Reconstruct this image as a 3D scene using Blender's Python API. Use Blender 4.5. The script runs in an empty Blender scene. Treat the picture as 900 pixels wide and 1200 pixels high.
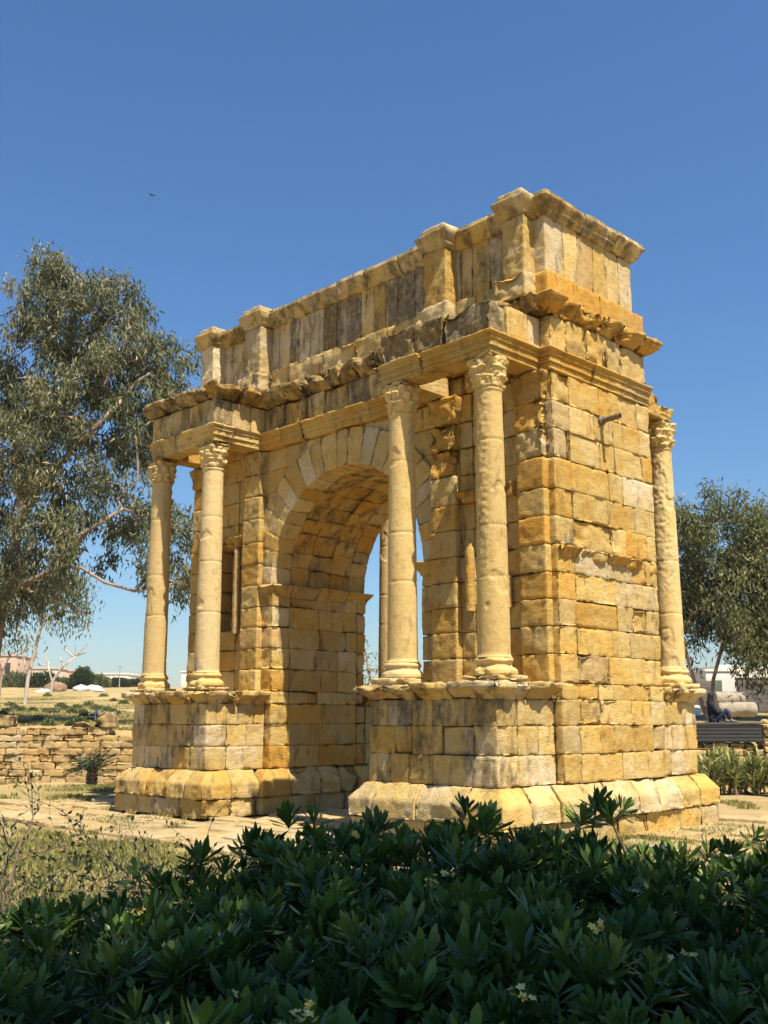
import bpy, math, random
import numpy as np
rng = np.random.default_rng(7); random.seed(7)
SC = bpy.context.scene; COL = SC.collection
R = math.radians

# ------------------------------------------------------------------ camera, sky, sun, exposure
CAM = np.array([14.829, -13.457, 1.901]); YAW = 0.788; PITCH = 0.199
cam = bpy.data.cameras.new('camera'); camo = bpy.data.objects.new('camera', cam); COL.objects.link(camo)
camo.location = CAM; camo.rotation_euler = (math.pi/2 + PITCH, 0, YAW)
cam.sensor_fit = 'HORIZONTAL'; cam.sensor_width = 36; cam.lens = 36*1201.07/900
cam.clip_start = .05; cam.clip_end = 3000
SC.camera = camo
SUN = np.array([0.485, -0.092, 0.868]); SUN /= np.linalg.norm(SUN)
world = bpy.data.worlds.new('World'); SC.world = world; world.use_nodes = True
wn = world.node_tree.nodes; wl = world.node_tree.links
sky = wn.new('ShaderNodeTexSky'); sky.sky_type = 'NISHITA'; sky.sun_disc = False
sky.sun_elevation = math.asin(SUN[2]); sky.sun_rotation = math.atan2(SUN[0], SUN[1])
sky.altitude = 500; sky.air_density = 1.4; sky.dust_density = 1.0; sky.ozone_density = 9.5
hs_ = wn.new('ShaderNodeHueSaturation'); hs_.inputs['Saturation'].default_value = 1.08; hs_.inputs['Hue'].default_value = .501
wl.new(sky.outputs[0], hs_.inputs['Color']); wl.new(hs_.outputs[0], wn['Background'].inputs[0]); wn['Background'].inputs[1].default_value = 0.0755
sl = bpy.data.lights.new('sun', 'SUN'); so = bpy.data.objects.new('sun', sl); COL.objects.link(so)
sl.energy = 5.0; sl.angle = R(.53); sl.color = (1, .905, .74)
from mathutils import Vector
so.rotation_euler = Vector(SUN).to_track_quat('Z', 'Y').to_euler(); so.location = (30, -10, 40)
SC.view_settings.view_transform = 'Standard'; SC.view_settings.look = 'None'
SC.view_settings.exposure = 0.90; SC.view_settings.gamma = 1; SC.view_settings.use_curve_mapping = False
SC.cycles.max_bounces = 6; SC.cycles.diffuse_bounces = 3; SC.cycles.transparent_max_bounces = 4
SC.cycles.use_denoising = True

# ------------------------------------------------------------------ helpers
FW = np.array([-math.sin(YAW), math.cos(YAW)]); RT = np.array([math.cos(YAW), math.sin(YAW)])
def site(d, t, z=0.):            # site grid: d metres along the viewing axis, t metres across it
    p = CAM[:2] + d*FW + t*RT
    return np.array([p[0], p[1], z])
def dt(x, y):
    return (x-CAM[0])*FW[0]+(y-CAM[1])*FW[1], (x-CAM[0])*RT[0]+(y-CAM[1])*RT[1]

def h3(i, j, k):
    h = (i.astype(np.uint32)*np.uint32(374761393) + j.astype(np.uint32)*np.uint32(668265263) + k.astype(np.uint32)*np.uint32(2147483647-58))
    h = (h ^ (h >> np.uint32(13)))*np.uint32(1274126177)
    h = h ^ (h >> np.uint32(16))
    return (h & np.uint32(0xffff)).astype(np.float64)/65535.
def vnoise(P):
    F = np.floor(P); f = P-F; f = f*f*(3-2*f); I = F.astype(np.int64)
    x, y, z = I[:, 0], I[:, 1], I[:, 2]
    def L(a, b, t): return a+(b-a)*t
    c = [[[h3(x+a, y+b, z+d) for d in (0, 1)] for b in (0, 1)] for a in (0, 1)]
    fx, fy, fz = f[:, 0], f[:, 1], f[:, 2]
    return L(L(L(c[0][0][0], c[1][0][0], fx), L(c[0][1][0], c[1][1][0], fx), fy),
             L(L(c[0][0][1], c[1][0][1], fx), L(c[0][1][1], c[1][1][1], fx), fy), fz)
def fbm(P, o=3):
    P = np.asarray(P, float); s = 0; a = .5; n = 0
    for k in range(o):
        s = s+a*vnoise(P*(2.03**k)+17.3*k); n += a; a *= .5
    return s/n

class Acc:                        # collects vertices, faces and a tint per vertex
    def __init__(s): s.V = []; s.F = []; s.C = []; s.n = 0
    def add(s, V, F, c=(.5, 0, .5), flip=False):
        V = np.asarray(V, float); F = np.asarray(F, int)
        if flip: F = F[:, ::-1]
        s.V.append(V); s.F.append(F+s.n)
        c = np.asarray(c, float)
        s.C.append(np.tile(c, (len(V), 1)) if c.ndim == 1 else c); s.n += len(V)
    def build(s, name, mat, parent=None, smooth=True, loc=None):
        V = np.concatenate(s.V); C = np.concatenate(s.C)
        if loc is not None: V = V-np.asarray(loc)
        me = bpy.data.meshes.new(name)
        me.vertices.add(len(V)); me.vertices.foreach_set('co', V.astype(np.float32).ravel())
        nl = sum(f.size for f in s.F); nf = sum(len(f) for f in s.F)
        me.loops.add(nl); me.loops.foreach_set('vertex_index', np.concatenate([f.ravel() for f in s.F]).astype(np.int32))
        me.polygons.add(nf); tot = np.concatenate([np.full(len(f), f.shape[1]) for f in s.F])
        me.polygons.foreach_set('loop_start', (np.cumsum(tot)-tot).astype(np.int32))
        me.polygons.foreach_set('loop_total', tot.astype(np.int32))
        me.polygons.foreach_set('use_smooth', np.full(nf, smooth))
        a = me.attributes.new('tint', 'FLOAT_COLOR', 'POINT')
        a.data.foreach_set('color', np.c_[C, np.ones(len(C))].astype(np.float32).ravel())
        me.update(calc_edges=True); me.validate()
        me.materials.append(mat)
        o = bpy.data.objects.new(name, me); COL.objects.link(o)
        if parent is not None: o.parent = parent
        elif loc is not None: o.location = loc
        return o
def thing(name, label, cat, loc=(0, 0, 0), group=None):
    o = bpy.data.objects.new(name, None); COL.objects.link(o); o.location = loc; o.empty_display_size = .3
    o['label'] = label; o['category'] = cat
    if group: o['group'] = group
    return o
def tag(o, label, cat, group=None):
    o['label'] = label; o['category'] = cat
    if group: o['group'] = group
    return o
def copy_tree(o, parent=None):
    c = o.copy(); COL.objects.link(c); c.parent = parent
    for ch in list(o.children): copy_tree(ch, c)
    return c

# ---- box lattices, welded, with rounded and weathered surfaces
_topo = {}
def topo(nx, ny, nz):
    k = (nx, ny, nz)
    if k in _topo: return _topo[k]
    ix = -np.ones((nx+1, ny+1, nz+1), int)
    g = np.stack(np.meshgrid(range(nx+1), range(ny+1), range(nz+1), indexing='ij'), -1)
    m = (g[..., 0] == 0)|(g[..., 0] == nx)|(g[..., 1] == 0)|(g[..., 1] == ny)|(g[..., 2] == 0)|(g[..., 2] == nz)
    ijk = g[m]; ix[m] = np.arange(len(ijk)); F = []
    def q(A, flip):
        f = np.stack([A[:-1, :-1], A[1:, :-1], A[1:, 1:], A[:-1, 1:]], -1).reshape(-1, 4)
        F.append(f[:, ::-1] if flip else f)
    q(ix[:, :, 0], True); q(ix[:, :, nz], False); q(ix[:, 0, :], False); q(ix[:, ny, :], True); q(ix[0], True); q(ix[nx], False)
    _topo[k] = (ijk, np.concatenate(F)); return _topo[k]
def ticks(L, r, cell):
    r = min(r, L*.24); n = max(1, int(math.ceil((L-2*r)/cell)))
    return np.r_[0, np.linspace(r, L-r, n+1), L]
def tint(lo=0., hi=1., stain=.0):
    return (lo+(hi-lo)*(.5+1.1*(.5*(rng.random()+rng.random())-.5)), max(0, stain+.15*(rng.random()-.5)), rng.random())
def block(acc, lo, hi, r=.014, amp=.010, cell=.048, c=None, prof=None, sides='', ero=0., freq=8., fmap=None, chip=1., zcell=None):
    lo = np.minimum(lo, hi).astype(float); hi_ = np.maximum(np.asarray(lo), np.asarray(hi, float)); hi = hi_
    L = hi-lo; T = [ticks(L[a], r, (zcell if (zcell and a == 2) else cell)) for a in range(3)]
    n = [len(t)-1 for t in T]
    ijk, F = topo(*n)
    P = np.stack([lo[a]+T[a][ijk[:, a]] for a in range(3)], 1)
    rr = np.minimum(r, L*.24)
    sd = rng.random(3)*60
    inn = np.clip(P, lo+rr, hi-rr); d = P-inn; ln = np.linalg.norm(d/rr, axis=1, keepdims=True)
    edge = (np.abs(d) > 1e-6).sum(1) >= 2
    dn = d/np.maximum(np.linalg.norm(d, axis=1, keepdims=True), 1e-9)
    P = inn + d/np.maximum(ln, 1)*1.0
    if prof is not None:
        z = (P[:, 2]-lo[2])/L[2]; o = prof(z)
        e = fbm(np.c_[P[:, :2]*2.6, P[:, 2:]*1.2]+7.7, 3)
        o = np.where(o > 0, o*(1-np.clip((e-.5+.10*(rng.random()-.5))*2.2*ero*2.2, 0, .85)), o)
        for s in sides.split():
            a = 'xy'.index(s[1]); k = 0 if s[0] == '-' else n[a]
            ds = (P[:, a]-lo[a]) if s[0] == '-' else (hi[a]-P[:, a])
            P[:, a] += o*(-1 if s[0] == '-' else 1)*np.clip(1-ds/min(.4, L[a]*.5), 0, 1)
    nz = fbm(P*freq+sd, 3); n2 = fbm(P*freq*3.3+sd, 2)
    disp = amp*((nz-.5)*2.0+(n2-.5)*1.7)
    if ero > .3: disp -= np.minimum(ero, 1)*np.clip((fbm(np.c_[P[:, :2]*1.4, P[:, 2:]*11]+sd[:1], 3)-.5)*3, 0, 1)*.045
    if ero > 0: disp -= ero*np.clip((fbm(P*2.3+sd+9, 3)-.46)*3, 0, 1)*.22
    ch = (edge+.5*(np.abs(P-np.clip(P, lo+.06, hi-.06)).max(1) > .001))*chip*np.clip((fbm(P*7+31, 2)-.60)*5, 0, 1)*.02
    P = P+dn*(disp-ch)[:, None]
    if fmap is not None: P = fmap(P)
    acc.add(P, F, c if c is not None else tint())

# ------------------------------------------------------------------ materials
def mat(name):
    m = bpy.data.materials.new(name); m.use_nodes = True; nt = m.node_tree
    return m, nt, nt.nodes['Principled BSDF']
class N:
    def __init__(s, nt): s.nt = nt
    def new(s, t, **k):
        n = s.nt.nodes.new(t)
        for a, b in k.items(): setattr(n, a, b)
        return n
    def link(s, a, b): s.nt.links.new(a, b)
    def noise(s, scale, detail=4, rough=.55, vec=None):
        n = s.new('ShaderNodeTexNoise'); n.inputs['Scale'].default_value = scale; n.inputs['Detail'].default_value = detail
        n.inputs['Roughness'].default_value = rough
        if vec is not None: s.link(vec, n.inputs['Vector'])
        return n.outputs['Fac']
    def ramp(s, fac, *stops):
        n = s.new('ShaderNodeValToRGB'); e = n.color_ramp.elements
        while len(e) < len(stops): e.new(.5)
        for x, (p, c) in zip(e, stops): x.position = p; x.color = (*c, 1) if len(c) == 3 else c
        s.link(fac, n.inputs[0]); return n.outputs[0]
    def mix(s, fac, a, b, blend='MIX'):
        n = s.new('ShaderNodeMix', data_type='RGBA', blend_type=blend)
        for v, i in ((fac, 0), (a, 6), (b, 7)):
            if hasattr(v, 'is_output'): s.link(v, n.inputs[i])
            else: n.inputs[i].default_value = v if i == 0 else (*v, 1)
        return n.outputs[2]
    def math(s, op, a, b=0., clamp=False):
        n = s.new('ShaderNodeMath', operation=op); n.use_clamp = clamp
        for v, i in ((a, 0), (b, 1)):
            if hasattr(v, 'is_output'): s.link(v, n.inputs[i])
            else: n.inputs[i].default_value = v
        return n.outputs[0]
    def mapr(s, v, a, b, c=0., d=1.):
        n = s.new('ShaderNodeMapRange'); s.link(v, n.inputs[0])
        for i, x in enumerate((a, b, c, d)): n.inputs[i+1].default_value = x
        return n.outputs[0]
    def bump(s, h, strength, dist, prev=None):
        n = s.new('ShaderNodeBump'); n.inputs['Strength'].default_value = strength; n.inputs['Distance'].default_value = dist
        s.link(h, n.inputs['Height'])
        if prev is not None: s.link(prev, n.inputs['Normal'])
        return n.outputs[0]
def grey(v): return (v, v, v)
def stone_mat(name, c0, c1, c2, c3, stain=1., pit=1., strata=1.):
    m, nt, b = mat(name); k = N(nt)
    vec = k.new('ShaderNodeTexCoord').outputs['Object']
    at = k.new('ShaderNodeAttribute', attribute_name='tint')
    sp = k.new('ShaderNodeSeparateColor'); k.link(at.outputs['Color'], sp.inputs[0])
    n1 = k.noise(1.7, 5, .6, vec); n2 = k.noise(9, 6, .65, vec); n3 = k.noise(42, 5, .7, vec)
    t = k.math('ADD', sp.outputs[0], k.mapr(n1, .3, .7, -.3, .3), True)
    col = k.ramp(t, (0, c0), (.36, c1), (.7, c2), (1, c3))
    col = k.mix(k.mapr(n2, .4, .72, 0, .5), col, k.mix(1., col, (.78, .66, .5), 'MULTIPLY'))
    col = k.mix(k.mapr(n3, .5, .74, 0, .7), col, k.mix(1., col, (.56, .48, .38), 'MULTIPLY'))
    ms = k.new('ShaderNodeMapping'); ms.inputs['Scale'].default_value = (2.6, 2.6, 9.5); k.link(vec, ms.inputs[0]); nst = k.noise(1., 6, .66, ms.outputs[0]); nst.node.inputs['Distortion'].default_value = .9
    col = k.mix(k.mapr(nst, .52, .72, 0, .36*strata), col, k.mix(1., col, (.68, .58, .46), 'MULTIPLY'))
    col = k.mix(k.mapr(sp.outputs[2], .75, 1, 0, .34), col, (.42, .35, .25))
    val = k.mapr(k.math('FRACT', k.math('MULTIPLY', sp.outputs[2], 7.3)), 0, 1, .84, 1.1)
    vv = k.new('ShaderNodeCombineColor'); [k.link(val, vv.inputs[i]) for i in range(3)]
    col = k.mix(1., col, vv.outputs[0], 'MULTIPLY')
    # dark weathering crust in streaks and blotches
    st = k.new('ShaderNodeMapping'); st.inputs['Scale'].default_value = (2.6, 2.6, .9); k.link(vec, st.inputs[0])
    ns = k.noise(1.6, 7, .68, st.outputs[0])
    f = k.math('ADD', k.mapr(ns, .38, .72, -.55, .55), k.math('MULTIPLY', sp.outputs[1], 1.1))
    f = k.math('MULTIPLY', k.mapr(f, .05, .6, 0, 1), k.mapr(n2, .25, .6, .45, 1.))
    col = k.mix(k.math('MULTIPLY', f, .85*stain), col, (.075, .058, .04))
    k.link(col, b.inputs['Base Color']); b.inputs['Roughness'].default_value = .95; b.inputs['Specular IOR Level'].default_value = .15
    vo = k.new('ShaderNodeTexVoronoi'); vo.inputs['Scale'].default_value = 26; k.link(vec, vo.inputs['Vector'])
    pits = k.math('MULTIPLY', k.mapr(vo.outputs['Distance'], .0, .32, -1, 0), k.mapr(n2, .45, .62, 0, 1))
    h = k.math('ADD', k.math('ADD', k.math('MULTIPLY', n3, .7), k.math('MULTIPLY', nst, .6*strata)), k.math('ADD', k.math('MULTIPLY', n2, 1.2), k.math('MULTIPLY', pits, .7*pit)))
    k.link(k.bump(h, .72 if strata > .5 else .42, .035), b.inputs['Normal'])
    return m
STONE = stone_mat('yellow_limestone', (.54, .295, .055), (.54, .355, .10), (.565, .42, .17), (.62, .505, .32))
COLST = stone_mat('column_limestone', (.58, .40, .145), (.60, .43, .17), (.61, .455, .195), (.61, .48, .24), .9, .7, .12)
RUBBLE = stone_mat('rubble_core', (.16, .10, .045), (.2, .13, .06), (.22, .15, .07), (.25, .17, .09))
WALLST = stone_mat('field_wall_stone', (.46, .30, .12), (.50, .35, .15), (.52, .38, .18), (.5, .41, .24), .7)

# ------------------------------------------------------------------ ground
def ground_z(d, t):
    base = np.interp(d, [-1e4, 32.4, 32.9, 60, 75, 110, 160, 260, 420, 3000], [0, 0, 1.55, 2.72, 3.4, 4.95, 6.7, 9.6, 13, 14])
    return base
def make_ground():
    ds = np.r_[-300, -100, -30, np.arange(-8, 32.2, .4), 32.4, 32.9, np.arange(33.3, 90, 1.), np.arange(90, 300, 8), 420, 700, 1500]
    ts = np.r_[-900, -400, -200, -100, np.arange(-60, -20, 3), np.arange(-20, 24, .4), np.arange(24, 60, 3), 100, 200, 400, 900]
    D, T = np.meshgrid(ds, ts, indexing='ij')
    Z = ground_z(D, T)
    P3 = np.c_[D.ravel(), T.ravel(), 0*D.ravel()]
    far = np.clip((D-33)/40, 0, 1)
    Z = Z+((fbm(P3*.25, 3)-.5)*.5*far.ravel()+(fbm(P3*.9, 3)-.5)*.09).reshape(D.shape)-.03
    X = CAM[0]+D*FW[0]+T*RT[0]; Y = CAM[1]+D*FW[1]+T*RT[1]
    n, m = D.shape; I = np.arange(n*m).reshape(n, m)
    F = np.stack([I[:-1, :-1], I[:-1, 1:], I[1:, 1:], I[1:, :-1]], -1).reshape(-1, 4)
    a = Acc(); a.add(np.c_[X.ravel(), Y.ravel(), Z.ravel()], F[:, ::-1])
    m_, nt, b = mat('dry_earth'); k = N(nt); vec = k.new('ShaderNodeTexCoord').outputs['Object']
    n1 = k.noise(.22, 6, .62, vec); n2 = k.noise(1.6, 6, .65, vec); n3 = k.noise(22, 5, .7, vec)
    earth = k.ramp(n2, (.3, (.36, .25, .115)), (.55, (.44, .325, .165)), (.8, (.5, .39, .22)))
    grass = k.ramp(n3, (.3, (.16, .15, .045)), (.6, (.25, .22, .075)), (.8, (.34, .29, .12)))
    f = k.mapr(k.math('ADD', k.math('MULTIPLY', n1, .6), k.math('MULTIPLY', n2, .4)), .46, .58, .05, .8)
    col = k.mix(f, earth, grass)
    k.link(col, b.inputs['Base Color']); b.inputs['Roughness'].default_value = 1; b.inputs['Specular IOR Level'].default_value = .05
    k.link(k.bump(k.math('ADD', n3, k.math('MULTIPLY', n2, 1.5)), .8, .06), b.inputs['Normal'])
    o = a.build('ground', m_); o['kind'] = 'structure'; return o
GROUND = make_ground()

# ------------------------------------------------------------------ haze in the air
HAZE = bpy.data.materials.new('haze'); HAZE.use_nodes = True; hn = HAZE.node_tree
hn.nodes.remove(hn.nodes['Principled BSDF']); pv_ = hn.nodes.new('ShaderNodeVolumePrincipled')
pv_.inputs['Color'].default_value = (.93, .95, 1, 1); pv_.inputs['Density'].default_value = .0002; pv_.inputs['Anisotropy'].default_value = .0
hn.links.new(pv_.outputs[0], hn.nodes['Material Output'].inputs['Volume'])
def make_haze():
    lo, hi = np.array([-2100., -1300., -1.6]), np.array([1300., 2100., 28.])
    V = np.array([[x, y, z] for x in (lo[0], hi[0]) for y in (lo[1], hi[1]) for z in (lo[2], hi[2])])
    F = np.array([[0, 1, 3, 2], [4, 6, 7, 5], [0, 4, 5, 1], [2, 3, 7, 6], [0, 2, 6, 4], [1, 5, 7, 3]])
    a = Acc(); a.add(V, F); o = a.build('haze', HAZE, smooth=False); o['kind'] = 'stuff'
make_haze()

# ------------------------------------------------------------------ the arch
ARCH = thing('triumphal_arch', 'weathered yellow limestone Roman arch with paired columns and a tall attic', 'arch')
BASE_TOP, PED_TOP, COLTOP, ARCT, FRT, CORT, ATB, ATS, ATT = .9, 2.46, 7.66, 8.04, 8.61, 8.98, 9.46, 10.55, 10.95
YW, YR = .12, 2.85        # wall planes front and rear
def sx(s, x0, x1): return (x0, x1) if s > 0 else (-x1, -x0)
def cuts(u0, u1, a=.45, b=.95):
    c = [u0]
    while c[-1] < u1-a*1.4:
        c.append(min(u1, c[-1]+a+(b-a)*rng.random()))
    if u1-c[-1] > a*.6: c.append(u1)
    else: c[-1] = u1
    return c
def courses(z0, z1, a=.38, b=.52):
    n = max(1, int(round((z1-z0)/((a+b)/2)))); w = a+(b-a)*rng.random(n); w *= (z1-z0)/w.sum()
    return np.r_[z0, z0+np.cumsum(w)]
def wall(acc, ax, u0, u1, plane, inward, depth, zs, a=.45, b=.95, ext=None, skip=None, stain=.0, tl=0., th=1., stains=None, **k):
    """courses of squared blocks along axis ax ('x' or 'y') whose face lies at plane"""
    for i in range(len(zs)-1):
        e0, e1 = ext(i) if ext else (0, 0)
        c = cuts(u0+e0, u1+e1, a, b)
        for p, q in zip(c[:-1], c[1:]):
            if skip and skip((p+q)/2, (zs[i]+zs[i+1])/2): continue
            j = (rng.random()-.5)*.014
            y0, y1 = plane+j*1., plane+inward*depth
            kk = dict(k); sv_ = stains[i] if stains else stain
            kk.setdefault('r', .005+.008*rng.random()+(.03 if rng.random() < .1 else 0)); 
            er = kk.pop('ero', .0)
            er = er+(.38*rng.random() if rng.random() < .33 else 0)
            lo = (p+.001, min(y0, y1), zs[i]+.001) if ax == 'x' else (min(y0, y1), p+.001, zs[i]+.001)
            hi = (q-.001, max(y0, y1), zs[i+1]-.001) if ax == 'x' else (max(y0, y1), q-.001, zs[i+1]-.001)
            block(acc, lo, hi, c=tint(tl, th, sv_), ero=er, amp=.006+.014*rng.random(), **kk)

def core(acc, lo, hi):
    block(acc, lo, hi, r=.05, cell=.6, amp=0, c=(.4, .3, .5), chip=0)
# --- rubble core behind the facing
a = Acc()
for s in (1, -1):
    x0, x1 = sx(s, 2.45, 4.85); core(a, (x0, .58, .0), (x1, 2.5, 7.9))
core(a, (-4.8, .62, 7.45), (4.8, 2.55, 10.5))
a.build('rubble_core', RUBBLE, ARCH)

# --- base courses, piers, pedestals
PZ = courses(PED_TOP, COLTOP, .42, .54); DZ = np.r_[BASE_TOP, 1.35, 1.79, 2.2]
def slope_prof(z): return .02*(1-z)-.03*(z > .56)-.15*np.clip((z-.6)/.4, 0, 1)**1.1
for s in (1, -1):
    # base course runs round pier and pedestals
    a = Acc()
    def run(ax, u0, u1, plane, inward, sides, depth=.7):
        for (z0, z1, pr, off) in ((0., .36, None, .03), (.36, BASE_TOP, slope_prof, 0)):
            c = cuts(u0, u1, .5, 1.0)
            for i, (p, q) in enumerate(zip(c[:-1], c[1:])):
                sd = sides[0]
                if i == 0 and sides[1]: sd += ' '+sides[1]
                if i == len(c)-2 and sides[2]: sd += ' '+sides[2]
                pl = plane+inward*(off+.03*(rng.random()-.5)); y0, y1 = sorted((pl, plane+inward*depth))
                lo, hi = ((p+.004, y0, z0), (q-.004, y1, z1-.004)) if ax == 'x' else ((y0, p+.004, z0), (y1, q-.004, z1-.004))
                block(a, lo, hi, r=.009, amp=.016, ero=.1+.5*rng.random()*(rng.random() < .5), prof=pr, sides=sd, c=tint(.3, .95, .03), freq=5, zcell=.04)
    xo = s*1
    for (yf, inw, ysd, y0, y1) in ((-1.58, 1, '-y', -1.58+.7, -.2), (4.82, -1, '+y', 3.4, 4.82-.7)):
        u0, u1 = sx(s, 2.07, 5.28)
        run('x', u0, u1, yf, inw, (ysd, '-x', '+x'))
        ys = (y0, y1)
        run('y', ys[0]+.01, ys[1], s*5.28, -s, ('+x' if s > 0 else '-x', '', ''))
        run('y', ys[0]+.01, ys[1], s*2.07, s, ('-x' if s > 0 else '+x', '', ''))
    run('y', -.2, 3.42, s*5.33, -s, ('+x' if s > 0 else '-x', '', ''))
    run('y', -.2, 3.3, s*1.93, s, ('-x' if s > 0 else '+x', '-y', '+y'), .5)
    a.build('base_course', STONE, ARCH)
    # pedestals with their cornice
    for rear in (0, 1):
        a = Acc()
        yf, yb = (-1.35, .1) if not rear else (4.58, 3.0); inw = 1 if not rear else -1
        u0, u1 = sx(s, 2.33, 5.02)
        st = .27 if not rear else .05
        wall(a, 'x', u0, u1, yf, inw, .5, DZ, .38, .75, stain=st, tl=.35, th=.95, stains=(st, st, st+.3) if s > 0 else None)
        ya, yc = sorted((yf+inw*.5, yb))
        for xs, iw in ((u0, 1), (u1, -1)):
            wall(a, 'y', ya+.004, yc, xs, iw, .5, DZ, .4, .75, stain=0., tl=.4, th=.95, ero=.05)
        core(a, (u0+.4, min(yf+inw*.4, yb), .6), (u1-.4, max(yf+inw*.4, yb), 2.4))
        po = a.build('pedestal', STONE, ARCH)
        a = Acc()
        pcor = lambda z: .02+.15*np.clip((z-.1)/.45, 0, 1)**1.3+.05*(z > .6)
        c = cuts(u0, u1, .5, 1.1)
        for i, (p, q) in enumerate(zip(c[:-1], c[1:])):
            sd = ('+y' if rear else '-y')+(' -x' if i == 0 else '')+(' +x' if i == len(c)-2 else '')
            y0, y1 = sorted((yf, yf+inw*.7))
            block(a, (p+.004, y0, 2.19), (q-.004, y1, PED_TOP), r=.02, amp=.018, ero=.4+.4*rng.random(), prof=pcor, sides=sd, zcell=.03, cell=.045, c=tint(.4, .95, .32 if not rear else .05))
        y0, y1 = sorted((yf+inw*.7, yb))
        for xs, sd in ((u0, '-x'), (u1, '+x')):
            c = cuts(y0, y1, .35, .7)
            for p, q in zip(c[:-1], c[1:]):
                x0, x1 = (xs, xs+.7) if sd == '-x' else (xs-.7, xs)
                block(a, (x0, p+.004, 2.19), (x1, q-.004, PED_TOP), r=.02, amp=.02, ero=.8, prof=pcor, sides=sd, zcell=.03, cell=.045, c=tint(.3, .9, .1))
        block(a, (u0+.5, min(yf+inw*.5, yb), 2.22), (u1-.5, max(yf+inw*.5, yb), 2.45), cell=.1, c=tint(.4, .8, .1))
        a.build('pedestal_cornice', STONE, po)
    # pier walls
    a = Acc()
    zlow = np.r_[DZ[:-1], 2.2, PED_TOP]; zall = np.r_[zlow, PZ[1:]]
    nich = lambda u, z: 3.42 < abs(u) < 4.12 and 3.75 < z < 5.75
    u0, u1 = sx(s, 2.15, 5.17)
    def front_row(i):
        z = zall[i]
        cutv = .35 if z > 4.45 else 0
        return (cutv, 0) if s > 0 else (0, -cutv)
    # front face: jamb strip, bay with niche opening, corner strip
    segs = [(2.15, 2.52), (2.52, 3.1), (3.1, 3.42), (3.42, 4.12), (4.12, 4.46), (4.46, 5.0), (5.0, 5.17)]
    for i in range(len(zall)-1):
        zc = (zall[i]+zall[i+1])/2
        for (p, q) in segs:
            if p < 2.3 and zc > 4.65: continue
            if 3.4 < (p+q)/2 < 4.12 and 3.8 < zc < 5.7: continue
            if zc < PED_TOP and 2.6 < p < 4.4: continue
            x0, x1 = sx(s, p, q)
            er = .35 if (s > 0 and p > 4.9 and zc > 6) else .1
            block(a, (x0+.003, YW+.02*(rng.random()-.5), zall[i]+.003), (x1-.003, .6, zall[i+1]-.003), r=.005+.01*rng.random(), amp=.011, ero=er, c=tint(0, .9, .12))
    # reveal and end face, rear face
    wall(a, 'y', .604, YR-.3, s*2.15, s, .45, zall[zall < 4.8], .45, 1.1, stain=.08, tl=0, th=.8)
    for i in range(len(zall)-1):
        zc = (zall[i]+zall[i+1])/2
        if zc < 4.6:
            x0, x1 = sx(s, 2.15, 2.9); block(a, (x0, YR-.29, zall[i]+.003), (x1, YR, zall[i+1]-.003), r=.035, amp=.02, ero=.3, c=tint(0, .8, .1))
    wall(a, 'y', .604, 3.2, s*5.17, -s, .42, zall, .4, 1.25, tl=.0, th=.92, ero=.06)
    wall(a, 'x', *sx(s, 2.9, 4.75), YR, -1, .4, zall, .5, 1.1, cell=.12)
    x0, x1 = sx(s, 4.4, 4.74); wall(a, 'x', x0, x1, 3.2, -1, .4, zall, .5, 1.1, cell=.1)
    a.build('pier', STONE, ARCH)
    # string band on the end face, badly worn
    a = Acc(); c = cuts(.1, 3.2, .35, .8)
    for p, q in zip(c[:-1], c[1:]):
        x0, x1 = sorted((s*5.0, s*5.17))
        block(a, (x0, p, 4.46), (x1, q-.002, 4.70), r=.03, amp=.03, ero=.75, prof=lambda z: .04+.13*z, sides='+x' if s > 0 else '-x', zcell=.04, cell=.045, c=tint(.1, .7, .12), freq=4)
    a.build('string_course', STONE, ARCH)
    # impost round the jamb
    a = Acc(); pim = lambda z: .02+.14*np.clip(z*1.15, 0, 1)**1.5
    x0, x1 = sx(s, 2.15, 2.54)
    block(a, (x0, YW-.01, 4.44), (x1, .6, 4.72), r=.015, amp=.015, ero=.5, prof=pim, sides='-y '+('-x' if s > 0 else '+x'), zcell=.03, cell=.05, c=tint(.2, .6, .1))
    c = cuts(.6, YR+.02, .5, .9)
    for p, q in zip(c[:-1], c[1:]):
        x0, x1 = sorted((s*2.15, s*2.5))
        block(a, (x0, p+.003, 4.44), (x1, q-.003, 4.72), r=.015, amp=.015, ero=.3, prof=pim, sides=('-x' if s > 0 else '+x')+(' +y' if q > 2.8 else ''), zcell=.03, cell=.05, c=tint(.05, .5, .1))
    a.build('impost', STONE, ARCH)
    # niche: back, lintel ledge and little side shafts
    a = Acc()
    x0, x1 = sx(s, 3.42, 4.12); wall(a, 'x', x0, x1, .5, 1, .12, courses(3.7, 5.8), .3, .5, stain=.3)
    no = a.build('niche', STONE, ARCH)
    a = Acc(); x0, x1 = sx(s, 3.2, 4.34)
    block(a, (x0, .02, 5.62), (x1, .3, 5.86), r=.02, amp=.02, ero=.7, prof=lambda z: .02+.12*z, sides='-y -x +x', zcell=.03, c=tint(.1, .5, .2))
    a.build('lintel', STONE, no)
    for px, zt in (((3.36, 4.9), (4.18, 4.3)) if s > 0 else ((3.36, 5.6), (4.18, 5.6))):
        a = Acc(); zz = np.linspace(3.72, zt, 30); th = np.linspace(0, 2*np.pi, 29)[:-1]
        Z, TH = np.meshgrid(zz, th, indexing='ij')
        rr_ = (.085-.012*np.abs(np.sin(TH*5)))*(1-.25*(Z > zt-.05))
        P = np.stack([s*px+rr_*np.cos(TH), .06+rr_*np.sin(TH), Z], -1).reshape(-1, 3)
        P += (fbm(P*14, 2)[:, None]-.5)*.02
        n, m = Z.shape; I = np.arange(n*m).reshape(n, m); J = np.roll(I, -1, 1)
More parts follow.
